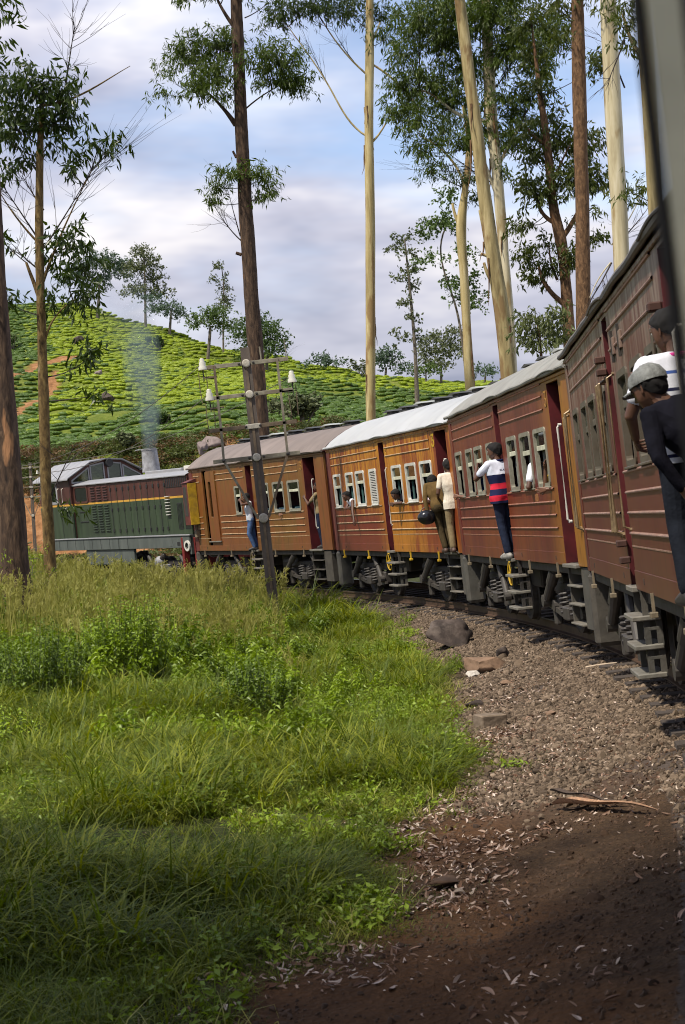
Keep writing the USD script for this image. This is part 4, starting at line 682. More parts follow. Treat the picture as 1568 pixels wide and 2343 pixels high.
def tree(name, label, trunk, d, bark, leaf, clumps=(), limbs=(), twigs=(), leaf_len=.17, wid=.22, per=13, dens=1., depth=.9, seed=0, base=None, group=None, droop=.75, cat_='tree', flare=0., fork=None, twigmat=None, ribbons=0):
    """trunk: (px, py, width) of the trunk as seen, at d metres; clumps: (px, py, rx, ry[, way back]) of foliage; limbs: lists of (px, py, width[, way back])."""
    rng = np.random.default_rng(seed+100); k = d/FV
    def pt(px, py, back=0.): return at(px, py, d+back)
    P = [pt(a, b) for a, b, w in trunk]; W = [w*k/2 for a, b, w in trunk]
    if base is None and len(P):
        b0 = P[0].copy(); gz = ground_z(b0[0], b0[1]) if d < 62 else hill_z(b0[0], b0[1]) if d > 80 else -.4
        if b0[2] > gz-.1: dirv = nrm(P[0]-P[1]); h = (b0[2]-gz+.25)/max(-dirv[2], .3); P = [P[0]+dirv*h]+P; W = [W[0]*(1.05+.12*min(h, 3)/3)]+W
    root = xf(name, None, label=label, category=cat_, group=group)
    path, u = smooth_path(P, max(14, len(P)*5)); tw = np.r_[0, np.cumsum(np.linalg.norm(np.diff(np.array(P), axis=0), axis=1))]; rad = np.interp(u*tw[-1], tw, W)
    if flare: rad = rad*(1+flare*np.exp(-u*tw[-1]/.5))
    obj('trunk', tube(path, rad, 16 if d < 80 else 7, wob=.16 if d < 80 else .05, seed=seed), bark, root, smooth=True)
    lt = []
    for lb in limbs:
        Q = [pt(*(x[0], x[1]), (x[3] if len(x) > 3 else 0)) for x in lb]; q, uu = smooth_path(Q, max(8, 4*len(Q))); rw = np.interp(uu, np.linspace(0, 1, len(lb)), [x[2]*k/2 for x in lb]); obj('branch', tube(q, rw, 8, wob=.12, seed=seed+5), bark, root, smooth=True); lt.append(q)
    LV, TW = [], []
    allp = np.vstack([path[int(len(path)*.25):]]+lt)
    for c in clumps:
        cx, cy, rx, ry = c[:4]; back = c[4] if len(c) > 4 else rng.normal(0, depth)*rx*k*.5; C = pt(cx, cy, back); R3 = np.array([rx*k, max(rx, ry)*k*.9, ry*k])
        ns = max(4, int(dens*rx*ry*k*k/(leaf_len**2)*3.6)); dv = rng.normal(size=(ns, 3)); dv /= np.linalg.norm(dv, axis=1, keepdims=True); dv[:, 2] = np.where(dv[:, 2] < -.5, -dv[:, 2], dv[:, 2]); rr = rng.random((ns, 1))**.45
        S = C+dv*rr*R3; sub = meshkit.noise(S*(1.1/leaf_len*.17)+seed, seed); S, dv = S[sub > .26], dv[sub > .26]; ns = len(S)
        if ns == 0: continue
        A = dv+np.array([0, 0, -.25]); A /= np.linalg.norm(A, axis=1, keepdims=True); LV.append(hang_leaves(S, A, per, leaf_len, wid, rng, droop, leaf_len*2.6))
        if d < 90:
            j = np.argmin(((allp-(C+np.array([0, 0, -.9*ry*k]))*1.)**2).sum(1)+ .6*np.maximum(0, allp[:, 2]-C[2])**2); br = curve(allp[j], C, .10, 8, rng); r0 = .010+.010*rx*k; TW.append(tube(br, np.linspace(r0*1.2, r0*.45, 8), 5, False))
            for s_ in S[rng.permutation(ns)[:max(2, ns//4)]]:
                o = br[rng.integers(4, 8)]; TW.append(tube(curve(o, s_, .05, 4, rng), np.linspace(r0*.42, .0035, 4), 3, False))
    for tg_ in twigs:                                   # bare twiggy growth: (px, py) foot, (px, py) tip, spread in px, how many
        (ax, ay), (bx_, by), sp, nn = tg_[:4]; f, t_ = pt(ax, ay), pt(bx_, by); main = curve(f, t_, .06, 9, rng, .03); TW.append(tube(main, np.linspace(.020 if d < 80 else .05, .006, 9), 4, False))
        for _ in range(nn):
            o = main[rng.integers(2, 9)]; e = o+(t_-f)*rng.uniform(.2, .55)+rng.normal(0, sp*k*.6, 3)*np.array([1, .8, .6]); TW.append(tube(curve(o, e, .08, 5, rng), np.linspace(.008, .0028, 5), 3, False))
            for _ in range(2): e2 = e+(e-o)*.4+rng.normal(0, sp*k*.25, 3); TW.append(tube(curve((o+e)/2, e2, .05, 4, rng), np.linspace(.0045, .002, 4), 3, False))
    for _ in range(ribbons):                            # loose ribbons of bark
        i_ = int(rng.integers(4, len(path)*.8)); a_ = rng.random()*6.28; o = path[i_]+np.array([math.cos(a_), math.sin(a_), 0])*rad[i_]*1.02; ln = rng.uniform(.5, 1.8); t_ = np.linspace(0, 1, 6)[:, None]; c_ = o+np.array([math.cos(a_), math.sin(a_), 0])*(.10*t_**2*rng.uniform(.2, 1.6))+np.array([0, 0, -ln])*t_+rng.normal(0, .02, (6, 3))*t_; obj('bark_ribbon', tube(c_, np.linspace(.035, .006, 6), 4), bk_brown, root)
    if TW: obj('twigs', cat(*TW), twigmat or twigm, root, kind='stuff')
    if LV: obj('crown', cat(*LV), leaf, root, kind='stuff')
    return root

tree('leafy_tree', 'slender leafy tree with mossy trunk, left of the locomotive cab', [(115, 1292, 27), (107, 1150, 25), (101, 950, 25), (97, 800, 21), (91, 600, 20), (90, 450, 19), (92, 330, 15), (98, 190, 8)], 32, bk_moss, lf_left,
     [(90, 215, 80, 60), (45, 190, 45, 45), (150, 220, 40, 55), (25, 285, 50, 50), (120, 310, 60, 50), (160, 380, 30, 25), (228, 330, 46, 22), (250, 340, 25, 22), (195, 352, 28, 16), (20, 385, 30, 20), (60, 370, 30, 25), (160, 560, 60, 42), (195, 610, 42, 40), (150, 630, 40, 25), (88, 590, 28, 20), (15, 690, 32, 25), (185, 690, 42, 42), (200, 820, 36, 36), (120, 690, 24, 30), (218, 905, 26, 22), (5, 550, 14, 22), (30, 330, 40, 40), (80, 275, 55, 40), (150, 265, 45, 35), (10, 410, 15, 20), (150, 1165, 30, 22)],
     [[(94, 690, 12), (75, 640, 9), (60, 600, 6)], [(100, 240, 8), (180, 218, 5), (240, 185, 3.5), (298, 150, 1.5)], [(96, 650, 9), (130, 560, 5), (165, 480, 3), (210, 390, 2)], [(100, 800, 7), (130, 720, 4), (180, 680, 2)], [(93, 560, 6), (40, 500, 4), (0, 440, 2)]],
     [((150, 190), (170, 60), 45, 16), ((105, 560), (215, 380), 60, 14), ((90, 550), (-10, 400), 60, 10), ((95, 620), (30, 560), 50, 8), ((100, 480), (50, 400), 40, 8), ((105, 1160), (170, 1020), 40, 6)], leaf_len=.21, wid=.27, per=12, dens=1.35, seed=1)
tree('tree_trunk', 'thick dark trunk standing at the left edge of the picture', [(34, 1285, 66), (20, 1050, 54), (8, 850, 44), (-4, 640, 34), (-14, 400, 28), (-20, 100, 22)], 27, bk_dark, lf_left, [(-90, 120, 90, 70), (-60, 20, 90, 70), (-130, 250, 70, 60), (-20, 690, 22, 20)], [], [((0, 700), (-60, 560), 40, 6)], leaf_len=.2, wid=.27, seed=2, flare=.35)
tree('eucalyptus_tree', 'tall dark barked eucalyptus with two leaf tufts, behind the telegraph pole', [(601, 985, 30), (588, 820, 35), (577, 700, 34), (568, 560, 33), (558, 400, 30), (549, 200, 28), (541, 0, 27), (535, -160, 22)], 47, bk_dark, lf_euc,
     [(430, 140, 66, 50), (480, 105, 64, 38), (400, 190, 50, 44), (380, 215, 32, 24), (525, 120, 50, 44), (600, 125, 54, 46), (645, 150, 54, 46), (685, 188, 34, 28), (660, 195, 34, 24), (540, 90, 44, 24), (500, 180, 50, 45), (455, 200, 44, 36), (620, 185, 40, 24), (510, 225, 22, 20), (530, 400, 34, 26), (500, 430, 28, 20), (480, 462, 26, 14), (600, 405, 36, 30), (618, 440, 20, 20), (595, 450, 24, 14), (410, 0, 18, 12), (520, -30, 60, 40), (600, -40, 60, 40), (440, -20, 40, 30)],
     [[(540, 285, 13), (520, 258, 8), (480, 215, 5)], [(560, 250, 4), (605, 215, 3), (650, 190, 2)], [(536, 60, 10), (515, 30, 7), (490, -20, 4)], [(553, 582, 8), (540, 578, 7)], [(541, 360, 6), (533, 345, 5)]],
     [((552, 550), (480, 450), 45, 12), ((550, 540), (520, 430), 40, 10), ((560, 40), (620, 0), 40, 6)], leaf_len=.20, wid=.2, per=15, dens=1.9, seed=3)
tree('eucalyptus_tree', 'slim straight pale yellow eucalyptus rising alone in mid picture', [(849, 952, 23), (848, 700, 22), (847, 500, 22), (845, 315, 21), (846, 100, 20), (845, -150, 16)], 58, bk_pale, lf_euc,
     [(640, 38, 48, 30), (690, 25, 50, 30), (745, 25, 50, 34), (800, 30, 46, 40), (610, 55, 24, 14), (870, 40, 40, 40), (880, 90, 30, 30), (700, -30, 90, 40), (830, -40, 80, 50)],
     [[(841, 312, 5), (790, 262, 4), (755, 200, 3.5), (710, 130, 3), (660, 60, 2)], [(851, 325, 6), (872, 300, 4), (888, 270, 3)], [(840, 170, 5), (790, 120, 3.5), (740, 50, 2.5)], [(850, 145, 5), (905, 185, 5), (960, 250, 4)], [(849, 105, 5), (870, 50, 3)]], [((760, 210), (700, 90), 50, 10), ((810, 140), (760, 60), 45, 10)], leaf_len=.22, wid=.2, per=14, dens=1.5, ribbons=9, seed=4)
tree('eucalyptus_tree', 'pale eucalyptus with peeling bark carrying the broad crown behind the leaning trunk', [(1174, 862, 22), (1164, 700, 22), (1152, 560, 24), (1140, 420, 24), (1128, 300, 26), (1117, 120, 26), (1110, -80, 22)], 49, bk_white, lf_euc,
     [(960, 60, 75, 52), (1010, 110, 80, 50), (935, 130, 40, 40), (925, 205, 44, 40), (985, 195, 56, 46), (905, 262, 32, 34), (955, 285, 52, 36), (1035, 250, 56, 46), (960, 345, 36, 24), (985, 388, 30, 16), (1180, 130, 80, 74), (1205, 60, 80, 60), (1150, 225, 56, 52), (1195, 285, 46, 46), (1240, 180, 50, 56), (1180, 330, 46, 34), (1060, 180, 60, 60), (1060, 60, 70, 60), (1130, 40, 60, 60), (1100, 300, 46, 40), (1060, 330, 40, 34), (1210, 225, 46, 40), (1000, 20, 60, 40), (1160, -20, 90, 50), (1270, 90, 46, 56), (1155, 390, 22, 16)],
     [[(1122, 330, 12), (1085, 270, 10), (1060, 265, 8), (1020, 240, 6), (960, 205, 4)], [(1135, 400, 9), (1160, 340, 6), (1190, 290, 4)], [(1138, 450, 9), (1120, 400, 7), (1095, 330, 5), (1070, 220, 4)], [(1118, 180, 10), (1160, 120, 7), (1200, 70, 4)]], [((1130, 420), (1000, 330), 60, 12)], leaf_len=.20, wid=.2, per=15, dens=1.9, ribbons=9, seed=5)
tree('eucalyptus_tree', 'cream trunk with a forked top and brown scar, left of the leaning trunk', [(1076, 885, 22), (1067, 720, 20), (1060, 600, 21), (1056, 510, 24), (1064, 440, 16), (1072, 330, 11), (1060, 240, 8)], 53, bk_pale, lf_euc, [(1010, 380, 50, 22), (1060, 415, 34, 30), (1000, 330, 56, 30), (1080, 300, 40, 40), (1090, 455, 18, 22), (950, 240, 50, 40), (1020, 290, 40, 30)], [[(1050, 512, 9), (1040, 485, 7), (1036, 465, 6)], [(1066, 430, 7), (1020, 350, 5), (960, 310, 3)]], [((1064, 430), (960, 380), 40, 10)], leaf_len=.20, wid=.2, per=15, dens=1.2, ribbons=6, seed=6)
tree('eucalyptus_tree', 'smooth pale eucalyptus leaning left over the third coach, no low leaves', [(1164, 865, 36), (1147, 700, 34), (1122, 540, 32), (1103, 400, 30), (1078, 200, 28), (1052, 0, 25), (1034, -150, 20)], 43, bk_yel, lf_euc, [(1000, -60, 80, 50), (1080, -70, 80, 50)], [[(1120, 560, 12), (1108, 520, 10), (1098, 480, 6)], [(1124, 640, 10), (1112, 615, 8), (1108, 600, 6)], [(1116, 585, 8), (1100, 580, 6)]], [], ribbons=7, seed=7, leaf_len=.2, wid=.2, per=15)
tree('branching_tree', 'brown many branched tree with olive leaves above the third coach roof', [(1303, 770, 28), (1293, 620, 25), (1282, 540, 26), (1270, 490, 24), (1260, 400, 20), (1243, 260, 15), (1228, 150, 9), (1216, 40, 3)], 45, bk_brown, lf_oliv,
     [(1220, 515, 44, 26), (1190, 520, 22, 16), (1230, 450, 50, 40), (1195, 420, 26, 20), (1300, 415, 60, 50), (1270, 340, 56, 46), (1230, 360, 40, 36), (1205, 590, 26, 30), (1220, 640, 26, 26), (1255, 620, 30, 30), (1310, 600, 30, 40), (1355, 420, 46, 52), (1335, 320, 36, 40), (1260, 270, 46, 30), (1360, 545, 26, 22), (1350, 350, 30, 30), (1370, 150, 30, 40), (1210, 310, 36, 26), (1240, 210, 40, 36), (1222, 130, 36, 40), (1215, 60, 30, 36), (1245, 560, 20, 24), (1295, 500, 22, 20)],
     [[(1299, 700, 13), (1265, 672, 12), (1248, 650, 10), (1234, 610, 6)], [(1286, 545, 12), (1312, 505, 11), (1330, 470, 8), (1350, 400, 4)], [(1274, 510, 11), (1246, 492, 9), (1232, 455, 5)], [(1262, 420, 8), (1290, 360, 5), (1310, 320, 3)], [(1250, 330, 9), (1222, 310, 7), (1206, 290, 4)], [(1276, 640, 7), (1262, 600, 5), (1256, 560, 3)]], [], leaf_len=.19, wid=.3, per=12, dens=1.6, seed=8)
tree('eucalyptus_tree', 'rough red brown trunk standing right of the branching tree', [(1336, 750, 34), (1334, 600, 33), (1331, 400, 33), (1326, 200, 31), (1322, 0, 29), (1319, -130, 24)], 40, bk_brown, lf_oliv, [(1275, 20, 40, 50), (1290, 90, 24, 40), (1365, -40, 60, 40), (1360, 480, 14, 12)], [], [], seed=9, leaf_len=.18, wid=.22, per=14)
tree('eucalyptus_tree', 'broad whitish eucalyptus trunk rising over the nearest coach roof', [(1424, 640, 36), (1414, 420, 38), (1402, 220, 39), (1392, 0, 38), (1386, -130, 32)], 35, bk_white, lf_oliv, [(1415, 30, 40, 30), (1380, -60, 60, 40), (1440, 470, 26, 40), (1465, 425, 24, 34), (1440, 535, 22, 20)], [[(1398, 600, 4, 4), (1375, 630, 3, 4), (1350, 680, 2, 4)], [(1400, 560, 4, 6), (1440, 500, 3, 6), (1470, 440, 2, 6)]], [((1400, 600), (1350, 690), 40, 8), ((1430, 200), (1380, 60), 40, 8), ((1410, 560), (1480, 480), 40, 8)], seed=10, leaf_len=.18, wid=.22, per=14, dens=.7)
tree('eucalyptus_tree', 'ochre eucalyptus trunk with dark streaks at the far right by the door edge', [(1502, 520, 32), (1492, 320, 34), (1480, 120, 35), (1472, 0, 35), (1464, -120, 30)], 32, bk_yel, lf_oliv, [(1430, 60, 40, 44), (1450, 110, 30, 30), (1425, 15, 40, 30), (1440, 430, 14, 20)], [[(1476, 135, 12), (1455, 110, 10), (1437, 70, 8), (1425, 30, 5)]], [((1430, 90), (1390, 190), 30, 6)], seed=11, leaf_len=.18, wid=.22, per=14)
tree('leafy_sapling', 'pale leafed young tree spreading behind the near end of the third coach roof', [(1240, 850, 8), (1236, 780, 6), (1230, 740, 4)], 38, bk_brown, lf_lit, [(1215, 735, 36, 30), (1260, 745, 40, 32), (1200, 780, 30, 24), (1240, 790, 50, 30), (1285, 770, 30, 28), (1290, 720, 22, 22), (1225, 760, 40, 30)], [], [], leaf_len=.17, wid=.32, per=11, dens=1.1, seed=12)

# trees on the hill, far off
HT_ = 'trees along the skyline of the hill'
def ridge(px): az = ray(px, 900); return np.interp(az[0]/az[1], AZ, D_RIDGE)
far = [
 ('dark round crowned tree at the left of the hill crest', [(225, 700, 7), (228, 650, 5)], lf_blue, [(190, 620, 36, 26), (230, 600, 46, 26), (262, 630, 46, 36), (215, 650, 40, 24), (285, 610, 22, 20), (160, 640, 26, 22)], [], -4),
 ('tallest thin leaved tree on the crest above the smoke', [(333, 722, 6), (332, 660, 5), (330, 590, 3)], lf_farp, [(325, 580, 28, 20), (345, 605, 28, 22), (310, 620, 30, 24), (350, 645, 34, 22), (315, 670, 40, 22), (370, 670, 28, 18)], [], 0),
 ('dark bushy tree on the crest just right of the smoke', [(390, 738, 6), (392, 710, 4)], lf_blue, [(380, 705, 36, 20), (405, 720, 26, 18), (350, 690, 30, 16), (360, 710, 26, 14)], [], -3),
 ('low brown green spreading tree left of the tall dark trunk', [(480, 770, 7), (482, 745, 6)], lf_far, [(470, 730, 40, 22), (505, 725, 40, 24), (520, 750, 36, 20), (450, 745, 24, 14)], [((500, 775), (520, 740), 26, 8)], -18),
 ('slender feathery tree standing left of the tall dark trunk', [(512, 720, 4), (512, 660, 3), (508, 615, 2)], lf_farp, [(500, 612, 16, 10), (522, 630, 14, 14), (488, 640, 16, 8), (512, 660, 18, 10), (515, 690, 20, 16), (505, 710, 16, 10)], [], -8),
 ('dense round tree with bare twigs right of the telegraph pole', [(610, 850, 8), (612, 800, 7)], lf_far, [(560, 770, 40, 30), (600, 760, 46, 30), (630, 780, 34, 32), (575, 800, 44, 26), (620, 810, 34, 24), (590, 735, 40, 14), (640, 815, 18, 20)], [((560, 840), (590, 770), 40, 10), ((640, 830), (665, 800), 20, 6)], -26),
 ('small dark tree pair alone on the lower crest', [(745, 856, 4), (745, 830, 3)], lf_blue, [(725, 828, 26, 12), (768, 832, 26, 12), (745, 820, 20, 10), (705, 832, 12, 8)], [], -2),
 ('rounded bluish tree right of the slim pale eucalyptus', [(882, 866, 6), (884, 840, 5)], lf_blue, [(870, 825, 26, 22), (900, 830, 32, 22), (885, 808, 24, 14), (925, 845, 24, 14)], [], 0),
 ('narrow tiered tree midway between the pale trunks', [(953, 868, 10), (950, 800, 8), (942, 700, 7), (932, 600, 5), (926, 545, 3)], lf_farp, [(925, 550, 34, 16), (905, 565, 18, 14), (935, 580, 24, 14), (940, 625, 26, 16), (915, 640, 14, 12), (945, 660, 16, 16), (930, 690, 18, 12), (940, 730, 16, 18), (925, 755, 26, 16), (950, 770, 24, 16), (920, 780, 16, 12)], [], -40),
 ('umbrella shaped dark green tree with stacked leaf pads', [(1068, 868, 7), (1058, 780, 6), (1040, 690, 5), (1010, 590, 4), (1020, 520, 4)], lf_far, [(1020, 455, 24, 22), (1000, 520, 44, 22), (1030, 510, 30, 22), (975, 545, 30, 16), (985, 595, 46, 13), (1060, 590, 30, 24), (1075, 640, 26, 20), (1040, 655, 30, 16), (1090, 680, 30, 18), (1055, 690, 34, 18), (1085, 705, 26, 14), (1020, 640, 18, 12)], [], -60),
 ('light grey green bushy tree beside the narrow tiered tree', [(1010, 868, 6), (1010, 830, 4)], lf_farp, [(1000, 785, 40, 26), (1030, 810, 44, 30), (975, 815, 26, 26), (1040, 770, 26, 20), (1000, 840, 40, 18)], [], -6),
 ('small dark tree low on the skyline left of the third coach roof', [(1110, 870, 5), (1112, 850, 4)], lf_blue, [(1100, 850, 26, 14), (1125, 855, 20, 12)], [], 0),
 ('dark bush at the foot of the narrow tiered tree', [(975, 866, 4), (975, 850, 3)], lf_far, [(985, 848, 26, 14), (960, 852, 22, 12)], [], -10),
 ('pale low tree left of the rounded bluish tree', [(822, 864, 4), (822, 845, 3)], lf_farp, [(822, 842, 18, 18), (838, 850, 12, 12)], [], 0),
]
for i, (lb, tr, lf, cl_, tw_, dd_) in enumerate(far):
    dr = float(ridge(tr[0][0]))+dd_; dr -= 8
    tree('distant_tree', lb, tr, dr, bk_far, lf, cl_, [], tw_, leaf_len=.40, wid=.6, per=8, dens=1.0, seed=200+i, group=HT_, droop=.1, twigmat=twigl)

# unseen trees added around the lens so their crowns darken the foreground
def shade_tree(x, y, h, label, seed):
    r_ = np.random.default_rng(seed); rt = xf('shade_tree', None, label=label, category='tree'); b = np.array([x, y, float(ground_z(x, y))-.2]); P = np.array([b+[.1*math.sin(t*3), .1*t, t*h] for t in np.linspace(0, 1, 10)])
    obj('trunk', tube(P, np.linspace(.22, .07, 10), 12, wob=.15, seed=seed), bk_brown, rt, smooth=True); LV, TW = [], []
    for i in range(58):
        a = r_.random()*6.28; q = 3.3*math.sqrt(r_.random()); c = P[-1]+np.array([q*math.cos(a), q*math.sin(a), r_.normal(-.6, 1.0)]); TW.append(tube(curve(P[r_.integers(5, 10)], c, .1, 7, r_), np.linspace(.035, .008, 7), 5, False)); S = c+r_.normal(0, .42, (34, 3)); LV.append(hang_leaves(S, np.tile([[0, 0, -.3]], (34, 1))+r_.normal(0, .5, (34, 3)), 13, .18, .25, r_))
    obj('branches', cat(*TW), bk_brown, rt, kind='stuff'); obj('crown', cat(*LV), lf_oliv, rt, kind='stuff')
shade_tree(-5.0, 3.2, 10.0, 'unseen tree added just left of the lens to shade the foreground grass', 601)
shade_tree(-2.6, .2, 10.5, 'unseen tree added behind the lens to shade the bare earth', 602)
shade_tree(-8.6, 3.0, 10.5, 'unseen tree added farther left of the lens to shade the lower left grass', 603)
# ---------------------------------------------------------------- grass, weeds, litter, stones
def blades(n, h, w, rad, rng, bend=.8, seg=4, tilt=.7):
    """n curved, folded grass blades rooted within rad."""
    a = rng.random(n)*6.283; r = rad*np.sqrt(rng.random(n)); B = np.stack([r*np.cos(a), r*np.sin(a), np.full(n, -.03)], 1)
    dr = a+rng.normal(0, .9, n); D = np.stack([np.cos(dr), np.sin(dr), 0*dr], 1); S = np.stack([-np.sin(dr), np.cos(dr), 0*dr], 1); H = h*(.45+.75*rng.random(n)); bn = bend*(.25+1.2*rng.random(n)); tl = tilt*rng.random(n); V = []
    for j in range(seg+1):
        t = j/seg; th = tl+bn*t*1.5; p = B+(D*(np.sin(th)*t)[:, None]+np.array([0, 0, 1.])*(np.cos(th*.75)*t)[:, None])*H[:, None]; ww = w*(1-t**1.8)*(.7+.6*rng.random(1))
        V += [p-S*ww/2, p+S*ww/2]
    V = np.stack(V, 1); k = V.shape[1]; V = V.reshape(-1, 3); i = np.arange(n)[:, None]*k; F = np.vstack([np.vstack([i+np.array([[2*j, 2*j+1, 2*j+3]]), i+np.array([[2*j, 2*j+3, 2*j+2]])]) for j in range(seg)])
    return V, F
rng = np.random.default_rng(71)
g_green = leafmat('grass_green', [(0, (.08, .105, .006)), (.35, (.165, .205, .010)), (.65, (.27, .31, .018)), (.88, (.38, .40, .045)), (1, (.50, .45, .13))], .42, .6)
g_deep = leafmat('grass_deep_green', [(0, (.060, .09, .006)), (.4, (.125, .172, .010)), (.75, (.21, .26, .020)), (1, (.32, .34, .06))], .34, .6)
g_yel = leafmat('grass_yellow_green', [(0, (.13, .15, .008)), (.4, (.28, .30, .018)), (.75, (.42, .42, .045)), (1, (.56, .50, .16))], .34, .6)
g_dry = leafmat('grass_straw', [(0, (.27, .27, .05)), (.4, (.48, .44, .14)), (.75, (.66, .59, .27)), (1, (.80, .72, .42))], .45, .5)
gp_ = [blades(24, .38, .014, .14, rng) for _ in range(5)]+[blades(16, .62, .016, .13, rng, 1.0) for _ in range(3)]+[blades(34, .17, .010, .15, rng, 1.1) for _ in range(3)]
def scatter(n, x0, x1, y0, y1, f):
    x, y = rng.uniform(x0, x1, n), rng.uniform(y0, y1, n); k = rng.random(n) < f(x, y); return x[k], y[k]
def inview(x, y): return (np.abs(x) < y*.245+.9)
def gmask(x, y):
    e = grass_edge(y)-x+(meshkit.fbm(np.stack([x*1.3, y*1.3, 0*x], -1), 3, 11)-.5)*1.1; t = tdist(x, y); bare = meshkit.fbm(np.stack([x*.9, y*.9, 0*x], -1), 3, 17)
    return ss(-.25, .35, e)*inview(x, y)*(t > .75)*(1-.9*ss(.63, .71, bare)*ss(22, 14, y))
WEEDS = [(300, 1600, 20.5, 200), (370, 1500, 24.5, 170), (85, 1660, 18.5, 220), (190, 1600, 20.8, 120), (580, 1690, 17.8, 180), (30, 1790, 15.6, 150), (435, 1360, 33, 110), (350, 1345, 34.5, 130), (540, 1350, 34, 110), (180, 1300, 36, 110)]
X, Y = [], []
for n, y0, y1, x0, x1 in ((10000, 5.2, 11, -3.6, 2), (10000, 11, 18, -5.3, 2), (9500, 18, 28, -7.8, 2.4), (8000, 28, 40, -10.8, 1.6), (5000, 40, 53, -14, 0)):
    x, y = scatter(n, x0, x1, y0, y1, gmask); X.append(x); Y.append(y)
x, y = np.concatenate(X), np.concatenate(Y); k = np.ones(len(x), bool)
for px, py, d, wpx in WEEDS: c = at(px, py, d); k &= (np.hypot(x-c[0], (y-c[1])*.9) > wpx*d/FV*.42)|(rng.random(len(x)) < .15)
x, y = x[k], y[k]; n = len(x); t = tdist(x, y); ed = grass_edge(y)-x
big = ss(.40, .60, meshkit.fbm(np.stack([x*.55, y*.55, 0*x], -1), 3, 18)); pr = rng.random(n)
idx = np.where((ed < .35) & (pr < .75), rng.integers(8, 11, n), np.where(pr < .25+.35*big, rng.integers(5, 8, n), np.where(pr > .80, rng.integers(8, 11, n), rng.integers(0, 5, n))))
sc = (.70+.5*rng.random(n))*(.72+.62*big)*np.interp(y, [5, 12, 25, 40], [.62, .62, .60, .70]); sc *= np.where(idx >= 8, .9, 1.)*np.where(y > 32.5, 1.75, 1.)
instancer('grass', gp_, [g_green, g_green, g_yel, g_deep, g_green, g_deep, g_green, g_yel, g_yel, g_green, g_deep], np.c_[x, y, ground_z(x, y)], idx, qz(rng.random(n)*6.283), np.stack([sc, sc, sc*(.8+.4*rng.random(n))], 1), label='long green grass filling the ground left of the track', category='grass', kind='stuff')
def dmask(x, y):
    az = x/y; u = meshkit.fbm(np.stack([x*.4, y*.4, 0*x], -1), 3, 19); return gmask(x, y)*ss(19, 23, y)*ss(-.02, -.09, az)*ss(.38, .56, u+.12*ss(-.1, -.2, az))
def stalks(n, h, rad, rng):
    P = [blades(n, h*.6, .012, rad*1.3, rng, .9)]
    for _ in range(n):
        a = rng.random()*6.28; b = np.array([math.cos(a), math.sin(a), 0])*rad*rng.random(); d = nrm(rng.normal(0, .22, 3)+[0, 0, 1]); hh = h*rng.uniform(.7, 1.15); c = curve(b, b+d*hh, -.04, 6, rng, .03); P.append(tube(c, np.linspace(.007, .0035, 6), 3, False))
        for j in range(16):                           # open seed head
            s_ = c[-1]-d*rng.random()*hh*.24; e = s_+nrm(rng.normal(0, .6, 3)+d)*.10*rng.uniform(.5, 1.2); P.append(tube([s_, e], [.0035, .0050], 3, False))
    return cat(*P)
sp_ = [stalks(7, .95, .13, rng) for _ in range(5)]
x, y = scatter(2400, -13, 0, 19, 52, dmask); n = len(x); sc = (.45+.45*rng.random(n))*np.where((y > 33)&(x < -1.5), 1.45, 1.)
instancer('dry_grass', sp_, g_dry, np.c_[x, y, ground_z(x, y)], rng.integers(0, 5, n), qz(rng.random(n)*6.283), sc, label='pale straw coloured seeding grass at the left below the tree trunks', category='dry grass', kind='stuff')
# dead straw lying through the grass
x, y = scatter(15000, -8, 2.2, 6, 40, lambda x, y: gmask(x, y)*ss(.42, .62, meshkit.fbm(np.stack([x*.8, y*.8, 0*x], -1), 3, 29))); n = len(x)
instancer('dead_straw', [blades(7, .34, .008, .12, rng, 1.3, 3, 1.3) for _ in range(4)], g_dry, np.c_[x, y, ground_z(x, y)+.03], rng.integers(0, 4, n), qz(rng.random(n)*6.28), .5+.6*rng.random(n), label='pale dead straw lying through the green grass', category='straw', kind='stuff')
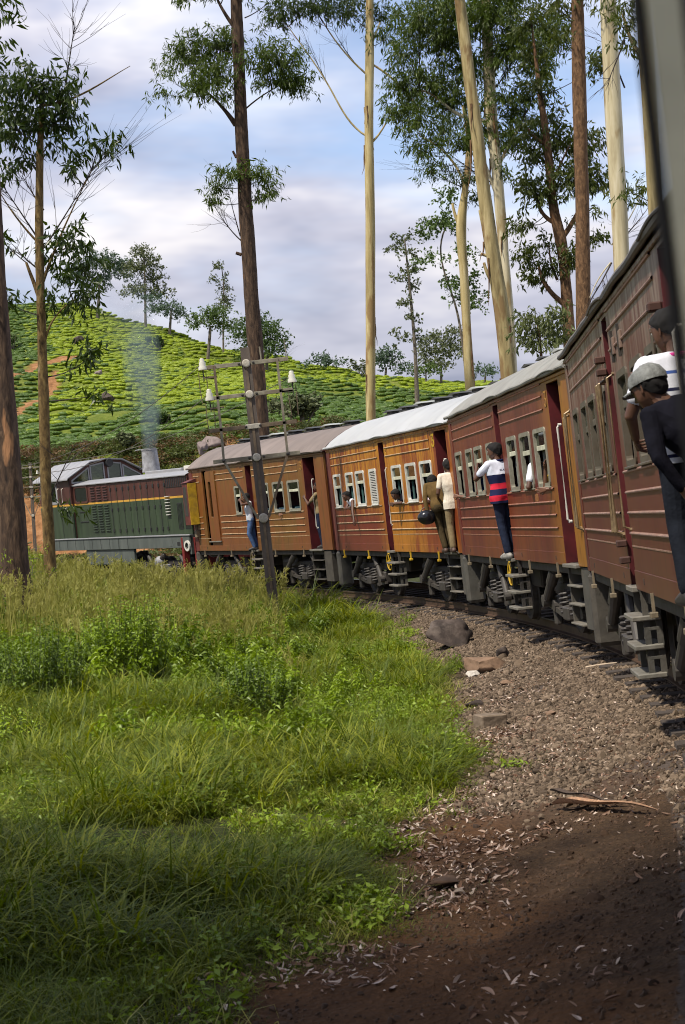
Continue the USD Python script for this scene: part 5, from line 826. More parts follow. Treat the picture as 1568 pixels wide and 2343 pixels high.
# leafy weeds
w_lit = leafmat('weed_leaf_light', [(0, (.15, .22, .012)), (.5, (.31, .41, .025)), (1, (.46, .54, .06))], .32, .45); w_drk = leafmat('weed_leaf_dark', [(0, (.09, .14, .010)), (.5, (.20, .27, .020)), (.9, (.32, .37, .04)), (1, (.24, .15, .035))], .3, .45); stemm = mat('weed_stem', (.06, .085, .025), .7, .3, 6)
def weed(px, py, d, wpx, hpx, mt, label, seed, leaf=.085, dens=1.):
    """A mound of upright leafy stems; (px, py) its foot as seen."""
    r_ = np.random.default_rng(900+seed); k = d/FV; c = at(px, py, d); c[2] = ground_z(c[0], c[1]); R, H = wpx*k/2, hpx*k; root = xf('leafy_weed', TR(*c), label=label, category='weed plant', group='leafy weeds among the grass')
    St, V, F, n = [], [], [], 0; ns = max(10, int(dens*75*R*R/.25)); LV = []
    for _ in range(ns):
        a = r_.random()*6.28; q = R*math.sqrt(r_.random()); b = np.array([q*math.cos(a)*.8, q*math.sin(a)*.8, -.03]); h = H*(1-.45*(q/R)**2)*r_.uniform(.75, 1.1); tp_ = b+np.array([math.cos(a)*q*.3, math.sin(a)*q*.3, h])+r_.normal(0, .03, 3); cv = curve(b, tp_, -.05, 6, r_, .04); St.append(tube(cv, np.linspace(.006, .002, 6), 3, False))
        for j in range(max(4, int(h/.06))):
            tt_ = .30+.70*(j+.5)/max(4, int(h/.06)); o = cv[0]+(cv[-1]-cv[0])*tt_; an = j*2.4+r_.normal(0, .3)
            for da in (0, math.pi):
                dv = np.array([math.cos(an+da), math.sin(an+da), .35*tt_-.75*r_.random()]); LV.append((o, nrm(dv), leaf*(1.25-.65*tt_)*r_.uniform(.7, 1.25)))
    O = np.array([a for a, b, c_ in LV]); D = np.array([b for a, b, c_ in LV]); Ln = np.array([c_ for a, b, c_ in LV])[:, None]; S = np.cross(D, r_.normal(0, .35, D.shape)+[0, 0, 1.]); S /= np.linalg.norm(S, axis=1, keepdims=True); U = np.cross(S, D); m = O+D*Ln*.45+U*Ln*.06; tip = O+D*Ln-U*Ln*.18; w = Ln*.46
    V = np.stack([O, m+S*w*.5+U*w*.2, tip, m-S*w*.5+U*w*.2, m], 1).reshape(-1, 3); b = np.arange(len(O))[:, None]*5; F = np.vstack([b+np.array([[0, 4, 1]]), b+np.array([[4, 2, 1]]), b+np.array([[0, 3, 4]]), b+np.array([[4, 3, 2]])])
    obj('stems', cat(*St), stemm, root, kind='stuff'); obj('leaves', (V, F), mt, root, kind='stuff')
for i, a in enumerate((
    (300, 1600, 20.5, 200, 200, w_lit, 'sunlit mound of bright leafy weeds in the middle of the left grass', .10),
    (370, 1500, 24.5, 170, 130, w_lit, 'bright leafy weeds just behind the sunlit mound, left of the pole foot', .10),
    (85, 1660, 18.5, 220, 190, w_drk, 'darker broad mound of weeds at the left edge of the grass', .09),
    (190, 1600, 20.8, 120, 120, w_lit, 'small light weed clump between the dark left mound and the sunlit one', .09),
    (580, 1690, 17.8, 180, 150, w_drk, 'dark weed clump alone in the grass below the pole', .10),
    (30, 1790, 15.6, 150, 110, w_lit, 'light green weeds in front of the dark mound at the left edge', .085),
    (435, 1360, 33.0, 110, 80, w_lit, 'leafy weeds in front of the join of locomotive and baggage coach', .13),
    (350, 1345, 34.5, 130, 85, w_lit, 'leafy weeds hiding the wheels at the middle of the locomotive', .13),
    (540, 1350, 34.0, 110, 60, w_drk, 'dark low weeds left of the pole in front of the baggage coach', .13),
    (180, 1300, 36.0, 110, 60, w_lit, 'leafy weeds right of the slender tree, below the cab', .13))):
    weed(*a[:7], seed=i, leaf=a[7])
# undergrowth: leafy stems as one mass over the left part
def undergrowth(rng, H, R):
    LV, St = [], []
    for _ in range(9):
        a = rng.random()*6.28; q = R*math.sqrt(rng.random()); b = np.array([q*math.cos(a), q*math.sin(a), -.03]); tp_ = b+np.array([rng.normal(0, .10), rng.normal(0, .10), H*rng.uniform(.6, 1.1)]); St.append(tube([b, (b+tp_)/2+rng.normal(0, .02, 3), tp_], [.006, .004, .002], 3, False)); n_ = max(5, int(H/.055))
        for j in range(n_):
            t_ = .25+.75*j/n_
            for da in (0, math.pi): an = j*2.4+_+da; LV.append((b+(tp_-b)*t_, nrm([math.cos(an), math.sin(an), rng.uniform(-.7, .2)]), rng.uniform(.07, .12)*(1.2-.5*t_)))
    O = np.array([a for a, b, c in LV]); D = np.array([b for a, b, c in LV]); Ln = np.array([c for a, b, c in LV])[:, None]; S = np.cross(D, rng.normal(0, .4, D.shape)+[0, 0, 1.]); S /= np.linalg.norm(S, axis=1, keepdims=True); m = O+D*Ln*.45; w = Ln*.46
    V = np.stack([O, m+S*w*.5+[0, 0, .008], O+D*Ln-[0, 0, .015], m-S*w*.5+[0, 0, .008]], 1).reshape(-1, 3); b = np.arange(len(O))[:, None]*4
    return cat((V, np.vstack([b+np.array([[0, 2, 1]]), b+np.array([[0, 3, 2]])])), *St)
x, y = scatter(3800, -13, 1, 15, 48, lambda x, y: gmask(x, y)*ss(.02, -.07, x/y)*ss(.44, .60, meshkit.fbm(np.stack([x*.45, y*.45, 0*x], -1), 3, 30))*.95); n = len(x)
instancer('undergrowth', [undergrowth(rng, h, .22) for h in (.42, .52, .62, .5)], [w_lit, w_lit, w_drk, w_lit], np.c_[x, y, ground_z(x, y)], rng.integers(0, 4, n), qz(rng.random(n)*6.28), .65+.5*rng.random(n), label='leafy undergrowth mixed into the grass on the left', category='undergrowth', kind='stuff')
# a bare twiggy shrub at the left
r_ = np.random.default_rng(77); tw_ = []
c = at(50, 1400, 27.5); c[2] = ground_z(c[0], c[1])
for _ in range(16):
    e = c+np.array([r_.normal(0, .34), r_.normal(0, .3), r_.uniform(.5, 1.15)]); m_ = curve(c+r_.normal(0, .05, 3)*[1, 1, 0], e, .05, 7, r_, .08); tw_.append(tube(m_, np.linspace(.010, .003, 7), 4, False))
    for _ in range(5): o = m_[r_.integers(2, 7)]; tw_.append(tube(curve(o, o+r_.normal(0, .17, 3)+[0, 0, .12], .03, 4, r_), np.linspace(.005, .002, 4), 3, False))
ds = xf('dry_shrub', None, label='half bare twiggy shrub with few leaves in front of the thick left trunk', category='shrub'); obj('twigs', cat(*tw_), twigl, ds, kind='stuff'); P_ = np.array([t_[0][r_.integers(len(t_[0]))] for t_ in tw_ for _ in range(3)]); obj('leaves', hang_leaves(P_, np.tile([[0, 0, 1.]], (len(P_), 1)), 4, .06, .35, r_, .3, .1), w_lit, ds, kind='stuff')

# small broad leaved herbs all through the grass
def herb(rng, h):
    LV, St = [], []
    for _ in range(5):
        b = np.r_[rng.normal(0, .05, 2), -.02]; tp_ = b+np.array([rng.normal(0, .07), rng.normal(0, .07), h*rng.uniform(.6, 1.1)]); St.append(tube([b, (b+tp_)/2+rng.normal(0, .01, 3), tp_], .003, 3, False))
        for j in range(7): LV.append((b+(tp_-b)*(.25+.75*j/6), nrm([math.cos(j*2.4+_), math.sin(j*2.4+_), rng.uniform(-.5, .25)]), rng.uniform(.035, .075)))
    O = np.array([a for a, b, c in LV]); D = np.array([b for a, b, c in LV]); Ln = np.array([c for a, b, c in LV])[:, None]; S = np.cross(D, rng.normal(0, .4, D.shape)+[0, 0, 1.]); S /= np.linalg.norm(S, axis=1, keepdims=True); m = O+D*Ln*.5; w = Ln*.5
    V = np.stack([O, m+S*w*.5, O+D*Ln-[0, 0, .01], m-S*w*.5], 1).reshape(-1, 3); b = np.arange(len(O))[:, None]*4
    return cat((V, np.vstack([b+np.array([[0, 2, 1]]), b+np.array([[0, 3, 2]])])), *St)
x, y = scatter(17000, -8, 2.2, 6, 34, lambda x, y: gmask(x, y)*ss(.36, .58, meshkit.fbm(np.stack([x*.7, y*.7, 0*x], -1), 3, 28))*np.interp(y, [6, 11, 16, 30], [.25, .5, .85, .9])); n = len(x)
instancer('herbs', [herb(rng, h) for h in (.14, .18, .22, .28)], [w_lit, w_lit, w_lit, w_drk], np.c_[x, y, ground_z(x, y)], rng.integers(0, 4, n), qz(rng.random(n)*6.28), .55+.5*rng.random(n), label='small broad leaved herbs growing through the long grass', category='herbs', kind='stuff')
# leaf litter
lit = usdkit.material(stage, L+'fallen_leaf', {"oi": ("object_info", {}), "r": ("rgb_ramp", {"ramp": [(0, (.07, .032, .016)), (.35, (.16, .085, .05)), (.6, (.30, .20, .145)), (.88, (.50, .40, .34)), (1, (.60, .50, .40))]}), "p": ("principled_bsdf", {"roughness": .7, "specular_ior_level": .25})}, [("oi.random", "r.fac"), ("r.color", "p.base_color")], surface="p.BSDF")
def dead_leaf(rng, l=.085, w=.026):
    t = np.linspace(0, 1, 6); ww = w*np.sin(np.pi*np.clip(t*.94+.03, 0, 1))**.8; cu = rng.uniform(-2.6, 2.6); ro = rng.uniform(.4, 1.6)*rng.choice([-1, 1]); x = l*(t-.5); z = l*.10*cu*(t-.5)**2*2; y0 = l*.12*np.sin(t*3+rng.random())
    V = np.array([[x[i], y0[i]+s*ww[i]*math.cos(ro*abs(s)*.7), z[i]+abs(s)*ww[i]*math.sin(ro*.7)] for i in range(6) for s in (-1, 0, 1)]); F = np.array([[3*i+j, 3*i+j+1, 3*i+j+4, 3*i+j+3] for i in range(5) for j in (0, 1)]); return V, np.vstack([F[:, [0, 1, 2]], F[:, [0, 2, 3]]])
dl = [dead_leaf(rng, .085, .014) for _ in range(5)]+[dead_leaf(rng, .07, .019) for _ in range(4)]
def lmask(x, y):
    e = x-grass_edge(y)+(meshkit.fbm(np.stack([x*1.1, y*1.1, 0*x], -1), 3, 23)-.5)*.8; cl_ = meshkit.fbm(np.stack([x*1.5, y*1.5, 0*x], -1), 3, 24)
    bed = (.60*np.exp(-((e-.30)/.60)**2)*ss(.36, .60, cl_)+.13*(e > 0)*ss(.36, .62, cl_)+.10*(e < 0)*ss(-1.6, -.2, e)*ss(.45, .6, cl_)+.30*ss(.60, .72, cl_)*ss(12, 9.5, y)*(e < .2))*ss(24, 15, y)
    return np.clip(bed, 0, 1)*inview(x, y)*(tdist(x, y) > .5)
x, y = scatter(90000, -2.5, 3, 5.6, 24, lmask); n = len(x); q = qz(rng.random(n)*6.283); tilt = rng.normal(0, .22, (n, 2)); q = np.stack([q[:, 0], tilt[:, 0], tilt[:, 1], q[:, 3]], 1); q /= np.linalg.norm(q, axis=1, keepdims=True)
instancer('fallen_leaves', dl, lit, np.c_[x, y, ground_z(x, y)+.010+.010*rng.random(n)], rng.integers(0, 9, n), q, np.clip(.22+.26*rng.exponential(1., n), .2, 1.0), label='pale curled dead leaves strewn over the bare earth along the grass', category='leaf litter', kind='stuff')
# crumbs of earth and gravel on the bare strip, moss tufts
x, y = scatter(30000, -2.2, 3, 6, 15, lambda x, y: (x > grass_edge(y)-.3)*inview(x, y)*(.25+.75*ss(.4, .6, meshkit.fbm(np.stack([x*1.1, y*1.1, 0*x], -1), 3, 26)))*.9); n = len(x)
crumb = mat('earth_crumb', (.060, .034, .019), .95, .45, 4, coords='position'); instancer('earth_crumbs', [stone(rng) for _ in range(4)], crumb, np.c_[x, y, ground_z(x, y)], rng.integers(0, 4, n), qrand(n, rng), np.exp(rng.normal(math.log(.010), .5, n)), label='loose brown earth crumbs on the bare strip in the foreground', category='loose earth', kind='stuff')
mossm = leafmat('ground_moss', [(0, (.040, .060, .008)), (.6, (.10, .125, .014)), (1, (.19, .19, .03))], .2, .6); mp_ = [blades(40, .055, .006, .10, rng, .9, 2, .8) for _ in range(4)]
x, y = scatter(5200, -1.6, 2.4, 8.2, 17, lambda x, y: np.exp(-((x-grass_edge(y)-.15)/.40)**2)*ss(.40, .60, meshkit.fbm(np.stack([x*1.2, y*1.2, 0*x], -1), 3, 27))*.9); n = len(x)
instancer('short_turf', mp_, mossm, np.c_[x, y, ground_z(x, y)], rng.integers(0, 4, n), qz(rng.random(n)*6.283), .7+.7*rng.random(n), label='mossy short turf creeping out from the long grass', category='turf', kind='stuff')
# stones and bits that lie about, each by itself
rkd = mat('rock_dark', (.045, .032, .026), .9, .45, 5, bump=.6, bscale=14, dirt=(.15, .12, .10), damt=.6, coords='position'); rkb = mat('rock_brown', (.17, .105, .065), .9, .35, 5, bump=.6, bscale=18, dirt=(.07, .04, .025), coords='position'); rkw = mat('rock_pale', (.46, .42, .37), .9, .3, 7, bump=.4, dirt=(.2, .15, .11), coords='position'); brk = mat('block_brown', (.155, .115, .080), .9, .25, 8, bump=.5, bscale=26, dirt=(.06, .045, .03), coords='position')
def rock(px, py, wpx, hpx, m_, label, seed, nm='rock', sub=3, deep=.8, sink=.12, d=None):
    r_ = np.random.default_rng(seed); g = on_ground(px, py) if d is None else at(px, py, d); k = g[1]/FV; w, h = wpx*k/2, hpx*k/2; v, f = stone(r_, sub, (1, deep, 1), .7); v = v/np.abs(v).max(0)*np.array([w, w*deep, h]); v = v*(1+.22*(meshkit.fbm(v*(3.2/w)+seed, 3, seed)-.5))[:, None]
    a = r_.uniform(-.3, .3); c_, s_ = math.cos(a), math.sin(a); v = np.stack([v[:, 0]*c_-v[:, 1]*s_, v[:, 0]*s_+v[:, 1]*c_, v[:, 2]], 1); lo_ = v[:, 2].min(); obj(nm, (v+g+np.array([0, 0, -lo_*(1-sink)*.92]), f), m_, smooth=28, label=label, category='rock')
rock(1022, 1484, 122, 82, rkd, 'large dark boulder between grass and ballast', 301)
rock(1112, 1536, 105, 48, rkb, 'brown broken rock on the gravel in front of the dark boulder', 302); rock(1082, 1548, 34, 22, rkw, 'whitish stone touching the left end of the brown broken rock', 303); rock(1150, 1506, 34, 30, rkd, 'dark knob of stone at the right end of the brown broken rock', 304)
rock(1160, 1568, 34, 18, rkb, 'small flat stone lying alone on bare earth right of the grass tip', 305); rock(1262, 1640, 30, 18, rkb, 'small round brown stone in the middle of the ballast', 306); rock(1086, 1620, 44, 24, rkd, 'half buried stone just above the squared block', 307); rock(1022, 2030, 88, 34, crumb, 'earthy brown clod among dead leaves beside the front grass', 308, 'clod')
g = on_ground(1122, 1662); o_ = g; kb = g[1]/FV; w_, h_ = 62*kb, 36*kb; Mb = TR(g[0], g[1], g[2]-.01, .35); v, f = rbx(-w_/2, w_/2, -w_*.42, w_*.42, 0, h_*.85, .012); m_ = m3.Manifold(m3.Mesh(v.astype(np.float32), f.astype(np.uint32))).refine(9).to_mesh(); v = np.array(m_.vert_properties[:, :3]); v = v*(1+.10*(meshkit.fbm(v*16, 3, 9)-.5))[:, None]
obj('stone_block', (np.c_[v, np.ones(len(v))]@Mb[:, :3], np.array(m_.tri_verts)), brk, smooth=25, label='squared brown stone block on the gravel beside the grass', category='stone block')
brkm = mat('bark_strip_tan', (.30, .17, .095), .7, .35, 8, stretch=(1, 6, 6), bump=.4, dirt=(.09, .05, .03), coords='position'); brks = mat('bark_strip_dark', (.055, .036, .025), .85, .3, 8, stretch=(1, 6, 6), bump=.4, coords='position')
def bark_piece(p, q, w, h, m_, par, seed):
    n = 16; t = np.linspace(0, 1, n); P = p+(q-p)*t[:, None]; P[:, 2] += h*np.sin(t*3.1)+.012*np.sin(t*9+seed); d = nrm(q-p); s = nrm(np.cross(d, [0, 0, 1])); wd = w*np.minimum(1, np.minimum(t*5+.35, (1-t)*2.2+.10)); V = []
    for i in range(n):
        for a in (-1, -.5, 0, .5, 1): V.append(P[i]+s*wd[i]*a*.5+np.array([0, 0, abs(a)**1.5*wd[i]*.45*(.6+.4*math.sin(t[i]*5+seed))]))
    V = np.array(V); F = np.array([[5*i+j, 5*i+j+1, 5*i+j+6, 5*i+j+5] for i in range(n-1) for j in range(4)]); dn = np.array([0, 0, -.006]); obj('bark_piece', cat((V, F), (V+dn, F[:, ::-1])), m_, par, smooth=True)
bs = xf('bark_strip', None, label='split strip of tan and dark bark lying across the gravel edge at right', category='fallen bark')
bark_piece(on_ground(1268, 1858)+[0, 0, .05], on_ground(1505, 1868)+[0, 0, .05], .085, .03, brkm, bs, 1); bark_piece(on_ground(1262, 1838)+[0, 0, .09], on_ground(1400, 1852)+[0, 0, .05], .06, .02, brks, bs, 2); bark_piece(on_ground(1300, 1862)+[0, 0, .03], on_ground(1440, 1850)+[0, 0, .06], .05, .01, brks, bs, 3)
p, q = on_ground(1342, 1532)+[0, 0, .03], on_ground(1412, 1524)+[0, 0, .04]; obj('stick', tube(curve(p, q, -.03, 6), np.linspace(.014, .009, 6), 7), mat('stick_wood', (.36, .28, .20), .8, .2, 9), smooth=True, label='thin pale stick on the earth below the nearest coach steps', category='stick')
# scrub on the cutting and rocks of the hill
scr = [leafmat('scrub_olive', [(0, (.05, .065, .014)), (.5, (.11, .13, .03)), (1, (.21, .21, .06))], .25, .6), leafmat('scrub_brown', [(0, (.09, .05, .018)), (.5, (.20, .125, .05)), (1, (.34, .25, .11))], .25, .6)]
shp = [cat(leaf_soup((0, 0, .35), 200, (.62, .62, .45), .16, rng), *[tube(curve((0, 0, -.2), (rng.normal(0, .4), rng.normal(0, .4), rng.uniform(.4, .9)), .05, 4, rng), [.02, .015, .01, .005], 3, False) for _ in range(7)]) for _ in range(3)]
az = rng.uniform(-.26, .12, 5200); f_ = np.interp(az, AZ, D_FOOT); qq = rng.uniform(-30, 15, 5200); yy_ = f_+qq; xx_ = az*yy_; nz = meshkit.fbm(np.stack([xx_*.13, yy_*.13, 0*xx_], -1), 3, 33); k = (rng.random(5200) < (ss(.60, .42, nz)*.62+.10)*ss(-30, -8, qq))&(tdist(xx_, yy_) < -6); xx_, yy_, qq = xx_[k], yy_[k], qq[k]; zz__ = np.where(qq > -.5, hill_z(xx_, yy_), -.42)
for nm, mk, m_, lb in (('scrub', rng.random(len(xx_)) < .68, scr[0], 'olive scrub and ground cover on the cutting behind the train'), ('dry_scrub', None, scr[1], 'brownish dry scrub on the cutting behind the train')):
    mk = mk if mk is not None else ~last; last = mk; n = mk.sum()
    instancer(nm, shp, m_, np.c_[xx_[mk], yy_[mk], zz__[mk]-.05], rng.integers(0, 3, n), qz(rng.random(n)*6.28), np.stack([.7+1.1*rng.random(n)]*2+[.4+.9*rng.random(n)], 1), label=lb, category='scrub', kind='stuff')
def hill_at(px, py):
    r = ray(px, py); d = np.linspace(100, 330, 1500); P = EYE+r*(d/r[1])[:, None]; h = P[:, 2]-hill_z(P[:, 0], P[:, 1]); k = np.argmax(h < 0); return P[k]
for i, (px, py, w, h, lb) in enumerate(((490, 1005, 52, 40, 'grey boulder on the cutting above the left end of the baggage coach roof'), (462, 1022, 30, 34, 'smaller grey boulder left of the one above the baggage coach'), (250, 905, 34, 26, 'dark boulder in the tea left of the smoke'), (180, 775, 26, 22, 'small boulder by the orange gully near the left tree'), (225, 850, 20, 16, 'pale small boulder halfway up the tea slope'))):
    g = hill_at(px, py+h/2); rock(px, py+h/2, w, h, rkd if i in (2, 3) else mat(f'hill_rock_{i}', (.16, .125, .115), .9, .4, .8, dirt=(.07, .05, .045), coords='position'), lb, 320+i, 'boulder', d=float(g[1])-.5)
def hbush(px, py, w, h, lf, lb, seed):
    g = hill_at(px, py); k = g[1]/FV; r_ = np.random.default_rng(seed); rt = xf('hill_bush', TR(*g), label=lb, category='bush', group='bushes on the hillside'); W, H = w*k/2, h*k
    obj('stems', cat(*[tube(curve((0, 0, -.3), (r_.normal(0, W*.5), r_.normal(0, W*.5), H*.75), .05, 5, r_), np.linspace(.09, .03, 5), 4, False) for _ in range(7)]), bk_far, rt, kind='stuff'); obj('leaves', cat(*[leaf_soup((r_.normal(0, W*.45), r_.normal(0, W*.4), H*r_.uniform(.35, .85)), 170, (W*.45, W*.45, H*.22), .34, r_) for _ in range(9)]), lf, rt, kind='stuff')
hbush(690, 985, 90, 95, lf_farp, 'pale yellowish bush on the dark lower tea slope right of the pole', 1); hbush(292, 1035, 46, 46, lf_farp, 'light green bush left of the chimney at the foot of the tea', 2); hbush(372, 975, 40, 34, lf_far, 'green bush right of the smoke at the fold of the tea fields', 3); hbush(360, 800, 34, 30, lf_far, 'dark bush inside the smoke high on the slope', 4); hbush(30, 800, 60, 40, lf_far, 'dark bush among the orange gullies at the left edge', 5)
# ---------------------------------------------------------------- people
skins = [mat('skin_brown', (.135, .062, .036), .5, .15, 9), mat('skin_dark', (.085, .040, .024), .5, .15, 9), mat('skin_light_brown', (.21, .105, .062), .5, .12, 9)]
hairm = mat('hair_black', (.006, .005, .005), .9, .3, 40, stretch=(1, 1, 4)); eyew = mat('eye_white', (.55, .52, .48), .3, .05); eyed = mat('eye_dark', (.012, .008, .006), .2, .05)
def cloth(name, col, var=.18, bands=None):
    if bands is None: return mat('cloth_'+name, col, .9, var, 7, bump=.35, bscale=18, spec=.08)
    n = {"tc": ("texture_coordinate", {}), "s": ("separate_xyz", {}), "m": ("map_range", {"from_min": bands[0], "from_max": bands[1], "clamp": True}), "r": ("rgb_ramp", {"interpolate": False, "ramp": bands[2]}), "n": ("noise_texture", {"scale": 9., "detail": 4.}), "h": ("hsv", {}), "v": ("map_range", {"from_min": .3, "from_max": .7, "to_min": .8, "to_max": 1.15}), "p": ("principled_bsdf", {"roughness": .85, "specular_ior_level": .2})}
    return usdkit.material(stage, L+'cloth_'+name, n, [("tc.object", "s.vector"), ("s.z", "m.value"), ("m.result", "r.fac"), ("tc.object", "n.vector"), ("n.fac", "v.value"), ("v.result", "h.value"), ("r.color", "h.color"), ("h.color", "p.base_color")], surface="p.BSDF")
def sph(p, r, sc=(1, 1, 1), seg=14): return m3.Manifold.sphere(1.0, seg).scale([r*sc[0], r*sc[1], r*sc[2]]).translate([float(x) for x in p])
def chain(*pr): return [m3.Manifold.batch_hull([sph(a[0], a[1]), sph(b[0], b[1])]) for a, b in zip(pr[:-1], pr[1:])]
def union(ms): return m3.Manifold.batch_boolean(ms, m3.OpType.Add)
def tri(m): m = m.to_mesh(); return np.array(m.vert_properties[:, :3]), np.array(m.tri_verts)
def hand(w, d, palm, curl=.9, left=1, k=1.):
    """Wrist w, direction d of the fingers, palm the way the palm faces: a palm, four unequal fingers bent at two joints, and a thumb from its side."""
    d = nrm(d); palm = nrm(np.asarray(palm, float)-np.dot(palm, d)*d); s = np.cross(d, palm)*left; ms = []
    pc = lambda a, b, c=0: w+d*a*k+s*b*k+palm*c*k
    ms.append(m3.Manifold.batch_hull([sph(pc(.0, .012), .019*k), sph(pc(.0, -.012), .019*k), sph(pc(.085, .032), .013*k), sph(pc(.088, -.030), .012*k)]))
    for b, ln in ((.030, .068), (.011, .078), (-.010, .072), (-.030, .056)):
        p0 = pc(.088, b); a1 = curl*.8; d1 = d*math.cos(a1)+palm*math.sin(a1); p1 = p0+d1*ln*.55*k; a2 = curl*1.7; d2 = d*math.cos(a2)+palm*math.sin(a2); p2 = p1+d2*ln*.5*k; ms += chain((p0, .0095*k), (p1, .0085*k), (p2, .0072*k))
    t0 = pc(.022, .026); t1 = t0+nrm(d*.6+s*.8+palm*.35)*.045*k; t2 = t1+nrm(d*.75+palm*.9*min(curl, 1)+s*.2)*.036*k; ms += chain((t0, .013*k), (t1, .0105*k), (t2, .0085*k)); return ms
BASEJ = dict(pel=(0, 0, .93), ch=(.0, 0, 1.25), nk=(-.01, 0, 1.46), hd=(.02, 0, 1.60), shl=(-.01, .19, 1.41), shr=(-.01, -.19, 1.41), ell=(-.03, .25, 1.13), elr=(-.03, -.25, 1.13), wrl=(.06, .27, .88), wrr=(.06, -.27, .88),
             hpl=(0, .09, .92), hpr=(0, -.09, .92), knl=(.03, .10, .50), knr=(.03, -.10, .50), anl=(-.02, .10, .085), anr=(-.02, -.10, .085))
SEAT = dict(hpl=(0, .09, .93), hpr=(0, -.09, .93), knl=(.40, .11, .95), knr=(.40, -.11, .95), anl=(.42, .11, .53), anr=(.42, -.11, .53))
def person(k, label, s, out, z, yaw=0., hgt=1.7, J=None, look=(0., 0.), skin=0, shirt=None, sleeve='short', trousers=None, shoes=None, hair=True, cap=None, seated=False, curl=(.9, .9), hdir=None, hpalm=None, tail=.0, collar=None, long_hair=False, bare_feet=False, group='passengers leaning from the train', extra=None):
    """A figure in the axes of coach k: x forwards along the train, y outwards, z up from the coach floor; look = (turn, nod) of the head."""
    q = hgt/1.7; Jn = dict(BASEJ); 
    if seated:
        Jn.update(SEAT); Jn.update(J or {}); c_, s_ = math.cos(-yaw), math.sin(-yaw)
        for a in ('knl', 'knr', 'anl', 'anr'): v_ = np.array(Jn[a], float); b_0 = np.array([Jn['pel'][0], Jn['pel'][1], 0]); w_ = v_-b_0; Jn[a] = tuple(b_0+np.array([w_[0]*c_-w_[1]*s_, w_[0]*s_+w_[1]*c_, v_[2]]))
    Jn.update(J or {}); Jn = {a: np.array(b, float)*q for a, b in Jn.items()}
    cy, sy = math.cos(yaw), math.sin(yaw); Ml = np.array([[cy, sy, 0, 0], [-sy, cy, 0, 0], [0, 0, 1, 0], [s, YS+out, ZB+z, 1.]]); Mw = Ml@coach_frame(*POSE[k])
    root = xf('person', Mw, label=label, category='person', group=None)
    j = Jn; up = nrm(j['nk']-j['pel']); lat = nrm(j['shl']-j['shr']); B = []
    def torso(g):
        a = [sph(j['pel']+lat*.075*q*i, (.105+g)*q) for i in (-1, 1)]; c = [sph(j['ch']+lat*.085*q*i, (.108+g)*q) for i in (-1, 1)]; w = [sph((j['pel']*.45+j['ch']*.55)+lat*.06*q*i, (.092+g)*q) for i in (-1, 1)]; sh = [sph(j[x]-lat*.03*i*q, (.050+g)*q) for x, i in (('shl', 1), ('shr', -1))]
        return [m3.Manifold.batch_hull(a+w), m3.Manifold.batch_hull(w+c), m3.Manifold.batch_hull(c+sh+[sph(j['nk']-up*.04*q, (.055+g)*q)])]
    B += torso(-.012 if shirt else 0.)
    # head
    t, nd = look; f = np.array([math.cos(t)*math.cos(nd), math.sin(t)*math.cos(nd), math.sin(nd)]); hl = nrm(np.cross([0, 0, 1.], f)); hu = np.cross(f, hl); H = j['hd']; P = lambda a, b, c: H+(f*a+hl*b+hu*c)*q
    B += chain((j['nk']-up*.05*q, .058*q), (P(-.02, 0, -.06), .052*q))
    B.append(m3.Manifold.batch_hull([sph(P(-.030, 0, .030), .088*q), sph(P(.028, 0, .030), .078*q), sph(P(.035, .025, -.035), .050*q), sph(P(.035, -.025, -.035), .050*q), sph(P(.058, 0, -.085), .030*q), sph(P(-.02, 0, -.03), .07*q)]))
    B.append(m3.Manifold.batch_hull([sph(P(.100, 0, .012), .008*q), sph(P(.118, 0, -.022), .012*q), sph(P(.095, .014, -.028), .009*q), sph(P(.095, -.014, -.028), .009*q)])); B.append(m3.Manifold.batch_hull([sph(P(.088, .018, -.058), .009*q), sph(P(.088, -.018, -.058), .009*q)])); B.append(m3.Manifold.batch_hull([sph(P(.098, .034, .036), .008*q), sph(P(.098, -.034, .036), .008*q)]))
    for i in (-1, 1): B.append(m3.Manifold.batch_hull([sph(P(-.012, .082*i, .02), .018*q, (.9, .4, 1.)), sph(P(-.004, .080*i, -.018), .012*q, (.9, .5, 1.))]))
    # limbs
    for sd, i in (('l', 1), ('r', -1)):
        B += chain((j['sh'+sd], .050*q), (j['el'+sd], .037*q), (j['wr'+sd], .026*q))
        hd_ = (hdir or {}).get(sd); hp_ = (hpalm or {}).get(sd); dd_ = nrm(j['wr'+sd]-j['el'+sd]) if hd_ is None else nrm(np.array(hd_, float)); B += hand(j['wr'+sd]+dd_*.012, dd_, np.array([0, -i, 0.]) if hp_ is None else np.array(hp_, float), curl[0 if i > 0 else 1], i, q)
        B += chain((j['hp'+sd], .086*q), (j['kn'+sd], .054*q), (j['an'+sd], .040*q)); sf = nrm(np.array([1., 0, 0]) if not seated else np.array([1., 0, 0])); tp = j['an'+sd]+sf*.15*q-np.array([0, 0, .05*q]); B += [m3.Manifold.batch_hull([sph(j['an'+sd]-np.array([.03, 0, .045])*q, .034*q), sph(j['an'+sd], .040*q), sph(tp, .028*q)])]
    obj('body', tri(union(B)), skins[skin], root, smooth=55)
    rg = np.random.default_rng(hash(label.split()[0]) % 1 + len(label))
